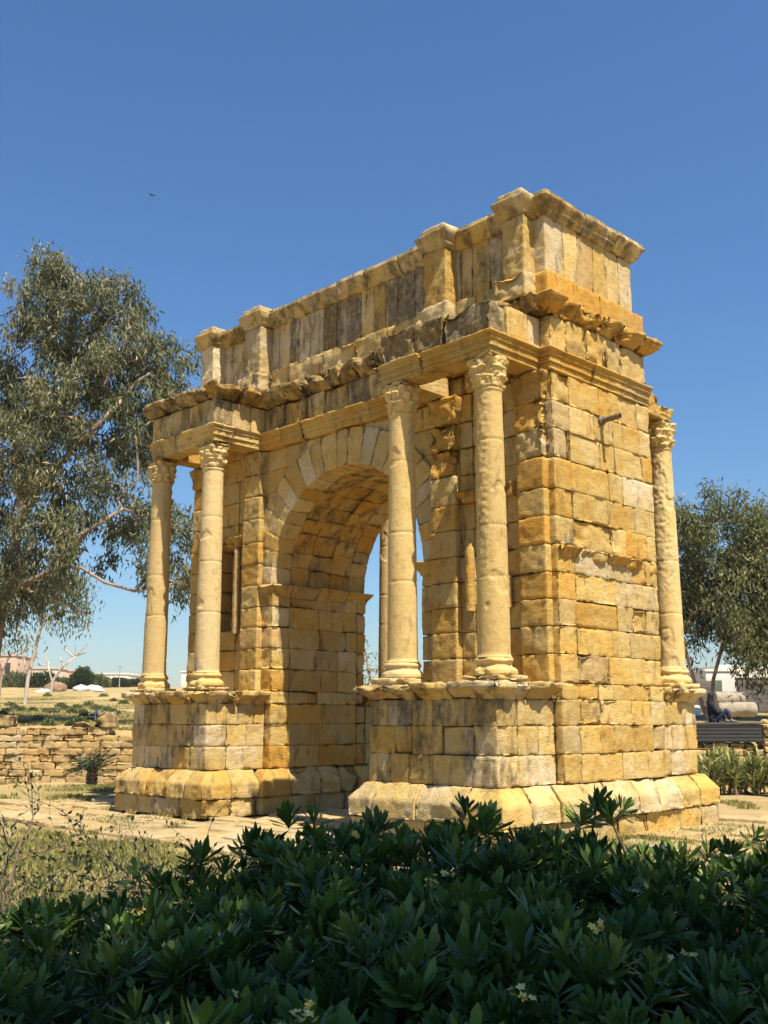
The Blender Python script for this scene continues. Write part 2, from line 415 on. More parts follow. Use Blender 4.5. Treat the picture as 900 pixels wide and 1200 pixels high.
        a.add(P, np.stack([I[:-1], J[:-1], J[1:], I[1:]], -1).reshape(-1, 4), tint(.2, .6))
        a.build('colonnette', STONE, no)
    # pilasters front and rear
    for rear in (0, 1):
        for (p, q) in ((2.5, 3.1), (4.48, 5.04)):
            a = Acc(); x0, x1 = sx(s, p, q)
            for i in range(len(PZ)-1):
                y0, y1 = (-.02, YW+.1) if not rear else (YR-.05, 3.12)
                hi_e = .52 if (not rear and s > 0 and PZ[i] > 5.9) else .06
                mx = .0
                if PZ[i] > 7.0:
                    pr = lambda z: .015+.10*np.clip((z+.1), 0, 1)**1.5
                    block(a, (x0, y0, PZ[i]), (x1, y1, PZ[i+1]-.003), r=.03, amp=.035, freq=8, cell=.035, ero=.4, prof=pr, sides=('-y' if not rear else '+y')+' -x +x', c=tint(.1, .6, .15))
                else:
                    block(a, (x0, y0+.012*(rng.random()-.5), PZ[i]+.002), (x1, y1, PZ[i+1]-.002), r=.02, amp=.012+.04*(hi_e > .5), ero=hi_e, freq=7, cell=.045, c=tint(0, .8, .06))
            a.build('pilaster', STONE, ARCH)

# --- arch ring and barrel vault
a = Acc()
SPR = 4.7; RI = 2.2
def ring(n, y0, y1, rfun, cell=.06, stain=.05, tl=.2, th=1., off=0., ero=.08):
    th_ = np.linspace(0, np.pi, n+1); th_[1:-1] += (rng.random(n-1)-.5)*.25*np.pi/n
    for i in range(n):
        tm = (th_[i]+th_[i+1])/2; ro = rfun(tm)
        ri = RI+.012*(rng.random()-.5)
        def f(P, t0=th_[i], t1=th_[i+1]):
            # block is laid out with x along the arc at mid radius, z radial
            t = t0+(P[:, 0]/Lx)*(t1-t0); r = P[:, 2]
            return np.c_[-r*np.cos(t), P[:, 1], SPR+r*np.sin(t)]
        Lx = (th_[i+1]-th_[i])*(ri+ro)/2
        block(a, (.001, y0, ri), (Lx-.001, y1-.001, ro), r=.009, amp=.012, ero=ero, cell=cell, c=tint(tl, th, stain), fmap=f)
ring(21, .10, .62, lambda t: min(2.97, 2.62/max(abs(math.cos(t)), 1e-3), 2.965/max(math.sin(t), .2)), tl=.3)
yy = [.62, 1.15, 1.75, 2.35]
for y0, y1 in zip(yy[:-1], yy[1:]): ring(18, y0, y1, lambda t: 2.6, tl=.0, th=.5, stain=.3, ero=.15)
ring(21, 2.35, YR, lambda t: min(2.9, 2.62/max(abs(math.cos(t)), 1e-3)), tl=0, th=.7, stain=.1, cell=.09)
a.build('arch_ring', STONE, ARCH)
a = Acc()
def clampr(P):
    r = np.hypot(P[:, 0], P[:, 2]-SPR); k = np.maximum(1, 2.55/np.maximum(r, .1)); k = np.where(P[:, 2] > SPR-.1, k, 1)
    return np.c_[P[:, 0]*k, P[:, 1], SPR+(P[:, 2]-SPR)*k]
zs = courses(5.2, COLTOP, .4, .5)
for i in range(len(zs)-1):
    c = cuts(-2.52, 2.52, .5, .9)
    for p, q in zip(c[:-1], c[1:]):
        if max(math.hypot(max(abs(p), abs(q)), zs[i+1]-SPR), 0) < 2.9: continue
        block(a, (p, .16, zs[i]), (q-.005, .6, zs[i+1]-.004), amp=.012, c=tint(.2, .9, .12), fmap=clampr)
a.build('spandrel', STONE, ARCH)

# --- columns
def lathe_grid(zz, nth, rf):
    th = np.arange(nth)*2*np.pi/nth; Z, TH = np.meshgrid(zz, th, indexing='ij'); Rr = rf(Z, TH)
    P = np.stack([Rr*np.cos(TH), Rr*np.sin(TH), Z], -1).reshape(-1, 3)
    n, m = Z.shape; I = np.arange(n*m).reshape(n, m); J = np.roll(I, -1, 1)
    F = np.stack([I[:-1], J[:-1], J[1:], I[1:]], -1).reshape(-1, 4)
    return P, F, Rr
def cap_disc(acc, P, m, last, c):
    ring_ = P[-m:] if last else P[:m]; ctr = ring_.mean(0); V = np.r_[ring_, [ctr]]; i = np.arange(m)
    F = np.stack([i, (i+1) % m, np.full(m, m)], -1); acc.add(V, F if last else F[:, ::-1], c)
def make_column(x, y, seed, rough_dir=None, broken=False):
    zb, zt = PED_TOP+.36, 7.12
    a = Acc(); nth = 72; zz = np.arange(zb, zt+.001, .022)
    joints = [zb+(zt-zb)*f for f in (np.array([.28, .5, .76])+.08*(rng.random(3)-.5))]
    def rf(Z, TH):
        f = (Z-zb)/(zt-zb); r = .257-.042*f**1.4
        P = np.stack([x+.25*np.cos(TH), y+.25*np.sin(TH), Z], -1).reshape(-1, 3)+seed*3.1
        n = (fbm(P*3, 3).reshape(Z.shape)-.5)*.008+(fbm(P*18, 2).reshape(Z.shape)-.5)*.004
        for j in joints: n -= .014*np.exp(-((Z-j)/.012)**2)
        if rough_dir is not None:
            w = np.clip(np.cos(TH-rough_dir)*2.4-1.2, 0, 1)*np.clip((f-.25)*5, 0, 1)
            n -= w*np.clip((fbm(P*17, 3).reshape(Z.shape)-.3), 0, 1)*.045
        g = fbm(P*2.0+50, 3).reshape(Z.shape)
        n -= np.clip(g-.69, 0, .03)*.6
        r = r+n
        r += .022*np.exp(-((Z-zt+.03)/.022)**2)+.03*np.clip(1-(Z-zb)/.06, 0, 1)**2
        return r
    P, F, _ = lathe_grid(zz, nth, rf); c = tint(.3, .9, .02); P += (x, y, 0); a.add(P, F, c)
    co = a.build('column', COLST, ARCH)
    # base: slab, torus, scotia, torus
    a = Acc()
    block(a, (x-.37, y-.37, PED_TOP-.01), (x+.37, y+.37, PED_TOP+.09), r=.02, amp=.015, ero=.35, c=tint(.4, .9, .1))
    zz = np.linspace(PED_TOP+.08, zb+.01, 26)
    def rb(Z, TH):
        f = (Z-PED_TOP-.08)/(zb-PED_TOP-.08)
        r = np.interp(f, [0, .1, .3, .42, .5, .6, .68, .8, .92, 1], [.335, .36, .355, .33, .3, .285, .30, .318, .30, .275])
        P = np.stack([x+.3*np.cos(TH), y+.3*np.sin(TH), Z], -1).reshape(-1, 3)+seed
        r = r-np.clip(fbm(P*5, 3).reshape(Z.shape)-.45, 0, 1)*.22*(1-.5*f)+(fbm(P*16, 2).reshape(Z.shape)-.5)*.015
        return r
    P, F, _ = lathe_grid(zz, 64, rb); P += (x, y, 0); a.add(P, F, tint(.1, .7, .03))
    a.build('base', COLST, co)
    # capital: two rows of leaves, corner volutes, abacus
    a = Acc(); z0, z1 = zt-.005, COLTOP; zz = np.linspace(z0, z1-.08, 40)
    def rc(Z, TH):
        f = (Z-z0)/(z1-z0)
        bell = .215+.03*f+.07*np.clip(f-.45, 0, 1)**1.5
        l1 = np.abs(np.cos(4*TH))**.7*np.interp(f, [0, .05, .22, .33, .36, .40], [.0, .035, .055, .085, .06, 0])
        l2 = np.abs(np.sin(4*TH))**.7*np.interp(f, [.1, .3, .52, .62, .66, .7], [.0, .04, .06, .095, .06, 0])
        vol = np.clip(np.cos(4*(TH-np.pi/4))*1.3-.25, 0, 1)*np.interp(f, [.5, .7, .82, .9, 1], [0, .045, .085, .09, .08])
        P = np.stack([x+.25*np.cos(TH), y+.25*np.sin(TH), Z], -1).reshape(-1, 3)+seed*7
        n = (fbm(P*13, 3).reshape(Z.shape)-.5)*.10-np.clip(fbm(P*5, 2).reshape(Z.shape)-.55, 0, 1)*.12
        det = .0
        return bell+np.maximum(np.maximum(l1, l2), vol)+n+det
    P, F, _ = lathe_grid(zz, 128, rc); P += (x, y, 0); cc = tint(.35, .8, .08); a.add(P, F, cc)
    def fab(Q):
        u, v = (Q[:, 0]-x)/.33, (Q[:, 1]-y)/.33
        k = 1-.13*(1-np.minimum(np.abs(u), np.abs(v))**2)*(np.maximum(np.abs(u), np.abs(v)) > .8)
        return np.c_[x+(Q[:, 0]-x)*k, y+(Q[:, 1]-y)*k, Q[:, 2]]
    block(a, (x-.255, y-.255, z1-.085), (x+.255, y+.255, z1-.004), r=.02, amp=.03, ero=.9, cell=.045, fmap=fab, c=cc)
    a.build('capital', COLST, co)
C1, C2, CQ = 2.8, 4.76, 1.052
for i, (x, y, rd) in enumerate([(C2, -CQ, R(258)), (C1, -CQ, None), (-C1, -CQ, None), (-C2, -CQ, None),
                                (C2, 3.2+CQ, R(-60)), (C1, 3.2+CQ, None), (-C1, 3.2+CQ, None), (-C2, 3.2+CQ, None)]):
    make_column(x, y, i+1., rd)

# --- entablature
def fascia(z):
    g = 0
    for c_, dp in ((.16, .012), (.31, .026), (.47, .012), (.61, .026), (.74, .016), (.84, .022)): g = g+dp*(np.abs(z-c_) < .028)
    return .03*(z > .31)+.03*(z > .61)+.045*np.clip((z-.8)/.08, 0, 1)-g
def cyma(z): return .04*(z > .06)+.17*np.clip((z-.12)/.4, 0, 1)**.75+.05*(z > .66)-.06*np.clip((z-.9)/.1, 0, 1)
def beam(acc, ax, u0, u1, plane, inward, depth, z0, z1, prof, side, ends=('', ''), ero=.35, stain=.1, tl=.1, th=.8, a_=.6, b_=1.2, amp=.012, zcell=.022, drop=None, cell=.055, lose=0.):
    if prof is fascia: amp, zcell, ero = min(amp, .007), .0125, ero*.6
    c = cuts(u0, u1, a_, b_)
    for i, (p, q) in enumerate(zip(c[:-1], c[1:])):
        if rng.random() < lose and 0 < i < len(c)-2: continue
        sd = side+(' '+ends[0] if i == 0 and ends[0] else '')+(' '+ends[1] if i == len(c)-2 and ends[1] else '')
        j = .02*(rng.random()-.5)
        y0, y1 = sorted((plane+j, plane+inward*depth))
        lo, hi = ((p+.003, y0, z0), (q-.003, y1, z1-.003)) if ax == 'x' else ((y0, p+.003, z0), (y1, q-.003, z1-.003))
        block(acc, lo, hi, r=.018, amp=amp, ero=ero*(.6+.8*rng.random()), prof=prof, sides=sd, zcell=zcell, cell=cell, c=tint(tl, th, stain))
arc, fri, cor = Acc(), Acc(), Acc()
# centre
beam(arc, 'x', -2.55, 2.55, -.0, 1, .6, COLTOP, ARCT, fascia, '-y', stain=.12, ero=.3, tl=0, th=.5)
beam(fri, 'x', -2.5, 2.5, .06, 1, .5, ARCT, FRT, None, '', stain=.48, tl=.2, th=.9, zcell=.06, a_=.45, b_=.75)
beam(cor, 'x', -2.5, 2.6, .04, 1, .6, FRT, CORT, cyma, '-y', stain=.6, ero=1.1, tl=.2, th=.7, a_=.3, b_=.55, amp=.03)
# behind the projecting parts and on the end faces
for s in (1, -1):
    u0, u1 = sx(s, 2.5, 5.0)
    beam(arc, 'x', u0, u1, .1, 1, .5, COLTOP, ARCT, None, '', stain=.1)
    beam(fri, 'x', *sx(s, 2.5, 5.17), .1, 1, .5, ARCT, FRT, None, '', stain=.15)
    # projecting: architrave as three beams round an open middle, frieze above
    en = ('-x', '+x')
    w0 = 2.5 if s < 0 else 2.42
    beam(arc, 'x', *sx(s, w0, 4.98), -1.26, 1, .46, COLTOP, ARCT, fascia, '-y', en, stain=.14 if s > 0 else .1, ero=.35, tl=.3, th=.9, a_=1., b_=1.5)
    for q0, q1, sd in ((w0, w0+.5, '-x' if s > 0 else '+x'), (4.5, 4.98, '+x' if s > 0 else '-x')):
        x0, x1 = sx(s, q0, q1)
        pl = x1 if sd == '+x' else x0
        beam(arc, 'y', -.796, .1, pl, -1 if sd == '+x' else 1, .48, COLTOP, ARCT, fascia, sd, ero=.2, stain=.02, tl=.1, th=.7, a_=.8, b_=.9)
        beam(fri, 'y', -.796, .1, pl+(-.02 if sd == '+x' else .02), -1 if sd == '+x' else 1, .42, ARCT, FRT, None, '', ero=.1, stain=.02, tl=.3, th=.9, a_=.4, b_=.6, zcell=.06)
    beam(fri, 'x', *sx(s, w0+.04, 4.96), -1.24, 1, .44, ARCT, FRT, None, '', ero=.5 if s > 0 else .1, amp=.03 if s > 0 else .012, stain=.78 if s > 0 else .4, tl=.3, th=.9, a_=.6, b_=.9, zcell=.05, cell=.045)
    if s < 0:
        beam(cor, 'x', -5.0, -2.48, -1.24, 1, .6, FRT, CORT-.05, cyma, '-y', en, stain=.62, ero=1.0, a_=.4, b_=.7, amp=.03)
        beam(cor, 'y', -.64, .1, -2.48, -1, .6, FRT, CORT-.05, cyma, '+x', stain=.5, ero=1.0, a_=.4, b_=.7, amp=.03)
        beam(cor, 'y', -.64, .1, -5.0, 1, .6, FRT, CORT-.05, cyma, '-x', stain=.3, ero=.8, a_=.4, b_=.7, amp=.03)
    else:
        block(cor, (4.3, -.16, FRT+.02), (5.17, .4, CORT), r=.05, amp=.05, ero=.8, prof=cyma, sides='-y', zcell=.03, c=(.3, .6, .4), freq=4)
        beam(cor, 'x', 2.5, 4.3, .05, 1, .5, FRT, CORT, None, '', stain=.4, ero=.5, amp=.03)
    # end face
    sd = '+x' if s > 0 else '-x'
    beam(arc, 'y', .05, 3.2, s*5.2, -s, .5, COLTOP, ARCT, fascia, sd, ('-y', ''), stain=.0, ero=.2, tl=.0, th=.4, a_=.7, b_=1.3)
    beam(fri, 'y', .12, 3.15, s*5.18, -s, .5, ARCT, FRT+.06, None, '', stain=.02, ero=.4, amp=.025, tl=.2, th=.8, zcell=.06, a_=.4, b_=.7)
    beam(cor, 'y', .1, 3.2, s*5.17, -s, .5, FRT+.05, CORT+.02, cyma, sd, ('-y', '+y'), stain=.14, ero=1.25, amp=.028, tl=.0, th=.5, a_=.5, b_=.8)
    # rear remains over the rear columns
    u0, u1 = sx(s, 2.5, 4.98)
    beam(arc, 'x', u0, u1, 4.46, -1, .5, COLTOP, ARCT-.1, fascia, '+y', en, ero=1., amp=.04, cell=.07)
    for q0, q1 in ((2.5, 3.0), (4.5, 4.98)):
        x0, x1 = sx(s, q0, q1)
        beam(arc, 'y', 3.0, 3.95, x1, -1, .48, COLTOP, ARCT, None, '', ero=.4, amp=.03)
        def shear(P): return np.c_[P[:, :2], P[:, 2]-np.clip(P[:, 1]-3.25, 0, 1)*.85*np.clip((P[:, 2]-ARCT)/.5, 0, 1)]
        block(fri, (x0, 3.0, ARCT), (x1, 3.9, FRT), r=.04, amp=.04, ero=.6, c=tint(.2, .7, .05), fmap=shear)
beam(fri, 'x', -4.7, 4.7, 3.0, -1, .4, COLTOP, FRT, None, '', cell=.15, zcell=.15)
beam(cor, 'x', -4.7, 4.7, 3.05, -1, .5, FRT, CORT, None, '', cell=.15, zcell=.15)
arc.build('architrave', STONE, ARCH); fri.build('frieze', STONE, ARCH); cor.build('cornice', STONE, ARCH)

# --- attic
a = Acc()
beam(a, 'x', -5.0, 5.0, .04, 1, .5, CORT-.02, ATB, None, '', stain=.18, tl=.3, th=.9, ero=.25, zcell=.06, a_=.6, b_=1.1, amp=.02)
for s in (1, -1): beam(a, 'y', .05, 3.15, s*5.2, -s, .5, CORT, ATB, None, '', stain=.0, tl=-.1 if s > 0 else .2, th=.12 if s > 0 else .8, ero=.1, zcell=.06, a_=.6, b_=.9)
beam(a, 'x', -4.6, 4.6, 3.1, -1, .5, CORT, ATB, None, '', cell=.15)
a.build('attic_plinth', STONE, ARCH)
a = Acc()
c = cuts(-4.86, 4.86, .28, .46)
for p, q in zip(c[:-1], c[1:]):
    block(a, (p+.004, .24+.02*(rng.random()-.5), ATB), (q-.004, .66, ATS+.02), r=.015, amp=.012, ero=.1, c=tint(.5, 1.15, .30+.4*(rng.random() < .45)))
for s in (1, -1):
    c = cuts(.2, 3.0, .38, .58)
    for i, (p, q) in enumerate(zip(c[:-1], c[1:])):
        x0, x1 = sorted((s*4.64, s*(5.06+.012*(rng.random()-.5))))
        block(a, (x0, p+.003, ATB), (x1, q-.003, ATS+.02), r=.018, amp=.012, ero=.1, c=tint(.85, 1., .0) if i in (0, len(c)-2) else tint(.1, .8, .1))
c = cuts(-4.6, 4.6, .5, .9)
for p, q in zip(c[:-1], c[1:]): block(a, (p, 2.6, ATB), (q-.004, 3.0, ATS+.02), cell=.15, c=tint(.3, .9, .1))
a.build('attic_wall', STONE, ARCH)
top = Acc()
pt = lambda z: .02+.04*(z > .1)+.05*(z > .26)+.09*np.clip((z-.42)/.3, 0, 1)**.7
def topc(z): return np.where(z < .8, pt(z), .17)
beam(top, 'x', -4.9, 4.9, .22, 1, .8, ATS, ATT-.03, topc, '-y', stain=.42, ero=.12, tl=.4, th=.95, a_=.6, b_=1.2, amp=.008)
for s in (1, -1):
    beam(top, 'y', .2 if s > 0 else .2, 3.02, s*5.08, -s, .8, ATS, ATT-.02, topc, '+x' if s > 0 else '-x', ('-y', '+y'), stain=.48, ero=.12, tl=.3, th=.9, a_=.7, b_=1.2, amp=.008)
beam(top, 'x', -4.3, 4.3, 3.0, -1, .8, ATS, ATT-.03, topc, '+y', stain=.1, cell=.1)
block(top, (-4.5, .8, ATS), (4.5, 2.4, ATT-.06), cell=.3, c=tint(.4, .8, .1))
top.build('attic_cornice', STONE, ARCH)
for cx_, hw, tl in ((4.6, .235, .6), (2.74, .28, .2), (-2.8, .28, .5), (-4.56, .24, .7)):
    a = Acc()
    block(a, (cx_-hw-.11, -.24, CORT+.0), (cx_+hw+.11, .3, ATB-.03), r=.03, amp=.02, ero=.5, c=tint(.4, .9, .08))
    block(a, (cx_-hw, -.1, ATB-.03), (cx_+hw, .3, ATS+.01), r=.018, amp=.02, ero=.12, freq=9, cell=.04, c=tint(tl, tl+.3, .06))
    block(a, (cx_-hw, -.1, ATS), (cx_+hw, .5, ATT-.06), r=.015, amp=.012, ero=.12, prof=lambda z: .015+.04*(z > .12)+.09*np.clip((z-.3)/.5, 0, 1)**.8, sides='-y -x +x', zcell=.025, c=tint(.4, .9, .25))
    block(a, (cx_-hw-.04, -.17, ATT-.07), (cx_+hw+.04, .5, ATT+.07), r=.02, amp=.012, ero=.2, c=tint(.6, .95, .05))
    a.build('attic_pilaster', STONE, ARCH)

# --- iron pipe stub in the end face
def tube(path, rad, n=10):
    path = np.asarray(path, float); rad = np.broadcast_to(rad, len(path)).astype(float); P = []; 
    T = np.gradient(path, axis=0); T /= np.linalg.norm(T, axis=1, keepdims=True)+1e-9
    u = np.cross(T[0], [.31, .2, .93]); u /= np.linalg.norm(u)
    th = np.arange(n)*2*np.pi/n
    for i in range(len(path)):
        u = u-T[i]*(u@T[i]); u /= np.linalg.norm(u)+1e-9; v = np.cross(T[i], u)
        P.append(path[i]+rad[i]*(np.outer(np.cos(th), u)+np.outer(np.sin(th), v)))
    P = np.concatenate(P); I = np.arange(len(P)).reshape(len(path), n); J = np.roll(I, -1, 1)
    return P, np.stack([I[:-1], J[:-1], J[1:], I[1:]], -1).reshape(-1, 4)
def simple_mat(name, c, rough=.7, noise=None, bump=0., metal=0., spec=.3):
    m, nt, b = mat(name); k = N(nt); vec = k.new('ShaderNodeTexCoord').outputs['Object']
    n = k.noise(noise[0] if noise else 8, 5, .6, vec)
    c2 = noise[1] if noise else tuple(x*.75 for x in c)
    k.link(k.ramp(n, (.35, c2), (.65, c)), b.inputs['Base Color']); b.inputs['Roughness'].default_value = rough
    b.inputs['Metallic'].default_value = metal; b.inputs['Specular IOR Level'].default_value = spec
    if bump: k.link(k.bump(n, .7, bump), b.inputs['Normal'])
    return m
IRON = simple_mat('old_iron', (.20, .17, .14), .6, (30, (.11, .08, .06)), .003, .3)
a = Acc(); y, z = 1.57, 7.06
P, F = tube([(5.0, y, z-.01), (5.2, y, z), (5.35, y, z+.01), (5.56, y, z+.02)], .05, 16); a.add(P, F)
P, F = tube([(5.14, y, z-.005), (5.17, y, z), (5.21, y, z), (5.215, y, z)], [.085, .09, .085, .05], 16); a.add(P, F)
P, F = tube([(5.56, y, z+.02), (5.42, y, z+.02), (5.3, y, z)], .04, 16); a.add(P, F[:, ::-1])
P, F = tube([(5.559, y, z+.02), (5.561, y, z+.02)], [.05, .04], 16); a.add(P, F)
pp = a.build('pipe', IRON, ARCH); pp['label'] = 'short rusty iron pipe stub sticking out of the end wall'

# ------------------------------------------------------------------ paving slabs before and through the arch
a = Acc()
ys = -5.6
while ys < 7:
    w = .5+.45*rng.random(); xs = -9.
    while xs < 9:
        l = .6+.9*rng.random(); xm, ym = xs+l/2, ys+w/2
        inside_pier = any(1.7 < s_*xm < 5.5 and -1.8 < ym < 5 for s_ in (1, -1))
        edge = fbm(np.array([[xm*.5, ym*.5, 3.]]), 2)[0]
        keep = (not inside_pier) and (ym > -5.2+1.6*edge+(.0 if xm < 4 else 1.5)) and not (abs(xm) > 7.5-1.5*edge and rng.random() < .7) and rng.random() > (.06 if xm < 3 else .45)
        if xm < -3 and ym > .5: keep = False
        if keep: block(a, (xs+.012, ys+.012, -.12), (xs+l-.012, ys+w-.012, .035+.03*rng.random()), r=.025, amp=.016, cell=.12, ero=.2, freq=2.5, c=tint(.55, 1., .04))
        xs += l
    ys += w
PATHST = stone_mat('paving_stone', (.40, .27, .11), (.44, .31, .135), (.46, .34, .165), (.45, .37, .22), .7)
pv = a.build('path', PATHST); pv['kind'] = 'structure'

# ------------------------------------------------------------------ vegetation tools
def leaf_mat(name, dark, light, old, rough=.55, trans=.25, spec=.3):
    m, nt, b = mat(name); k = N(nt)
    at = k.new('ShaderNodeAttribute', attribute_name='tint'); sp = k.new('ShaderNodeSeparateColor'); k.link(at.outputs[0], sp.inputs[0])
    col = k.ramp(sp.outputs[0], (0, dark), (.75, light), (1, old))
    k.link(col, b.inputs['Base Color']); b.inputs['Roughness'].default_value = rough; b.inputs['Specular IOR Level'].default_value = spec
    tr = k.new('ShaderNodeBsdfTranslucent'); k.link(col, tr.inputs[0]); mx = k.new('ShaderNodeMixShader'); mx.inputs[0].default_value = trans
    k.link(b.outputs[0], mx.inputs[1]); k.link(tr.outputs[0], mx.inputs[2]); k.link(mx.outputs[0], nt.nodes['Material Output'].inputs[0])
    return m
def bark_mat(name, c, c2):
    m, nt, b = mat(name); k = N(nt); vec = k.new('ShaderNodeTexCoord').outputs['Object']
    mp = k.new('ShaderNodeMapping'); mp.inputs['Scale'].default_value = (1, 1, .25); k.link(vec, mp.inputs[0])
    n = k.noise(3.5, 6, .65, mp.outputs[0]); k.link(k.ramp(n, (.36, c2), (.62, c)), b.inputs['Base Color'])
    b.inputs['Roughness'].default_value = .9; k.link(k.bump(n, .6, .04), b.inputs['Normal']); return m
EUC = leaf_mat('eucalyptus_leaf', (.075, .088, .040), (.185, .195, .095), (.33, .27, .13), .5, .25)
EUC2 = leaf_mat('olive_leaf', (.066, .08, .027), (.18, .19, .066), (.30, .26, .12), .5, .28)
BARK = bark_mat('eucalyptus_bark', (.36, .27, .19), (.17, .10, .065)); BARKW = bark_mat('pale_bark', (.55, .48, .40), (.30, .23, .18))
def unit(v): return v/(np.linalg.norm(v, axis=-1, keepdims=True)+1e-9)
def kites(acc, ctr, along, length, width, tintv):
    """one pointed four-cornered leaf per centre"""
    n = len(ctr); side = unit(np.cross(along, rng.normal(size=(n, 3)))); L = np.asarray(length).reshape(-1, 1); W = np.asarray(width).reshape(-1, 1)
    nrm = np.cross(along, side); bend = nrm*L*.12
    V = np.stack([ctr, ctr+along*L*.42+side*W*.5+bend, ctr+along*L, ctr+along*L*.42-side*W*.5+bend], 1).reshape(-1, 3)
    acc.add(V, np.arange(4*n).reshape(n, 4), np.repeat(np.c_[tintv, np.zeros(n), np.zeros(n)], 4, 0))
def grow(seeds, attract, step=.5, jit=.12):
    """joins every crown point to the nearest point of the branch skeleton; returns node list and parents"""
    nodes = [np.asarray(s[0], float) for s in seeds]; par = [s[1] for s in seeds]
    A = np.asarray(attract); root = nodes[-1]
    order = np.argsort(np.min([np.linalg.norm(A-n, axis=1) for n in nodes], axis=0)); tips = []
    for k in order:
        t = A[k]; arr = np.array(nodes); d = np.linalg.norm(arr-t, axis=1)+.6*np.clip(arr[:, 2]-t[2]+.2, 0, None)
        j = int(np.argmin(d)); p = nodes[j]; L = np.linalg.norm(t-p); n = max(1, int(L/step))
        for i in range(1, n+1):
            f = i/n; q = p+(t-p)*f+rng.normal(size=3)*jit*L*.25*math.sin(f*math.pi)
            q[2] += .12*L*math.sin(f*math.pi)
            nodes.append(q); par.append(j); j = len(nodes)-1
        tips.append(j)
    return np.array(nodes), np.array(par), tips
def branch_mesh(acc, nodes, par, tips, r_tip=.012, expo=2.3, rmax=.4, n=6):
    w = np.zeros(len(nodes)); 
    for t in tips: w[t] += 1
    for i in range(len(nodes)-1, 0, -1):
        if par[i] >= 0: w[par[i]] += w[i]
    r = np.minimum(r_tip*np.maximum(w, 1)**(1/expo), rmax)
    ch = {}
    for i, p in enumerate(par): ch.setdefault(p, []).append(i)
    stack = list((-1, i) for i in ch.get(-1, []))
    while stack:
        p, i = stack.pop(); path = [p] if p >= 0 else []; path.append(i)
        while i in ch:
            kids = sorted(ch[i], key=lambda q: -w[q])
            for q in kids[1:]: stack.append((i, q))
            i = kids[0]; path.append(i)
        if len(path) < 2: continue
        rr = r[path].copy()
        if p >= 0: rr[0] = min(rr[0], rr[1]*1.15)
        P, F = tube(nodes[path], rr, n if rr.max() < .08 else 10); acc.add(P, F)
def lobes_points(lobes, dens, mind):
    pts = []
    for (c, rad) in lobes:
        vol = 4.19*rad[0]*rad[1]*rad[2]; n = int(dens*vol)+4
        u = unit(rng.normal(size=(n*2, 3)))*(rng.random((n*2, 1))**.4)
        pts.append(c+u[:n]*rad)
    P = np.concatenate(pts); keep = []
    for i, p in enumerate(P):
        if not keep or np.min(np.linalg.norm(P[keep]-p, axis=1)) > mind: keep.append(i)
    return P[keep]
VIEW_H = lambda D, T: None
def eucalyptus(name, label, base, seeds, lobes, mat_leaf, mat_bark, nleaf, lsize, dens=.55, mind=.5, droop=.5, group=None, r_tip=.012, rmax=.4, spread=.34, hide=None, expo=2.3, cat='tree'):
    root = thing(name, label, cat, base, group)
    A = lobes_points(lobes, dens, mind)
    nodes, par, tips = grow(seeds, A)
    a = Acc(); branch_mesh(a, nodes, par, tips, r_tip, expo, rmax); a.build('trunk', mat_bark, root, loc=base)
    a = Acc(); ctr = []; tv = []
    for t in tips:
        n = int(nleaf*(.5+rng.random())); k = 3
        sub = nodes[t]+rng.normal(size=(k, 3))*spread*.8
        for q in sub:
            m = n//k; off = rng.normal(size=(m, 3))*np.array([spread*.55, spread*.55, spread*.75]); off[:, 2] -= droop*spread*.6
            ctr.append(q+off); tv.append(np.clip(.42+.2*rng.normal()+.2*rng.normal(size=m), 0, 1))
    ctr = np.concatenate(ctr); tv = np.concatenate(tv)
    if hide is not None: m = ~hide(ctr); ctr, tv = ctr[m], tv[m]
    al = unit(rng.normal(size=(len(ctr), 3))*.55+np.array([0, 0, -droop*1.6]))
    kites(a, ctr, al, lsize*(.7+.6*rng.random(len(ctr))), lsize*.24*(.7+.6*rng.random(len(ctr))), tv)
    a.build('crown', mat_leaf, root, loc=base, smooth=False)
    return root
def sd_pts(depth, pts, parents, lift=0.):
    k = depth/1201.07
    return [(site(depth+dd, (u)*k, CAM[2]+v*k), p) for (u, v, dd), p in zip(pts, parents)]
def lobes_at(depth, L):
    k = depth/1201.07; o = []
    for (u, v, ru, rv, dd) in L: o.append((site(depth+dd, u*k, CAM[2]+v*k), np.array([ru*k, ru*k, rv*k])))
    return o

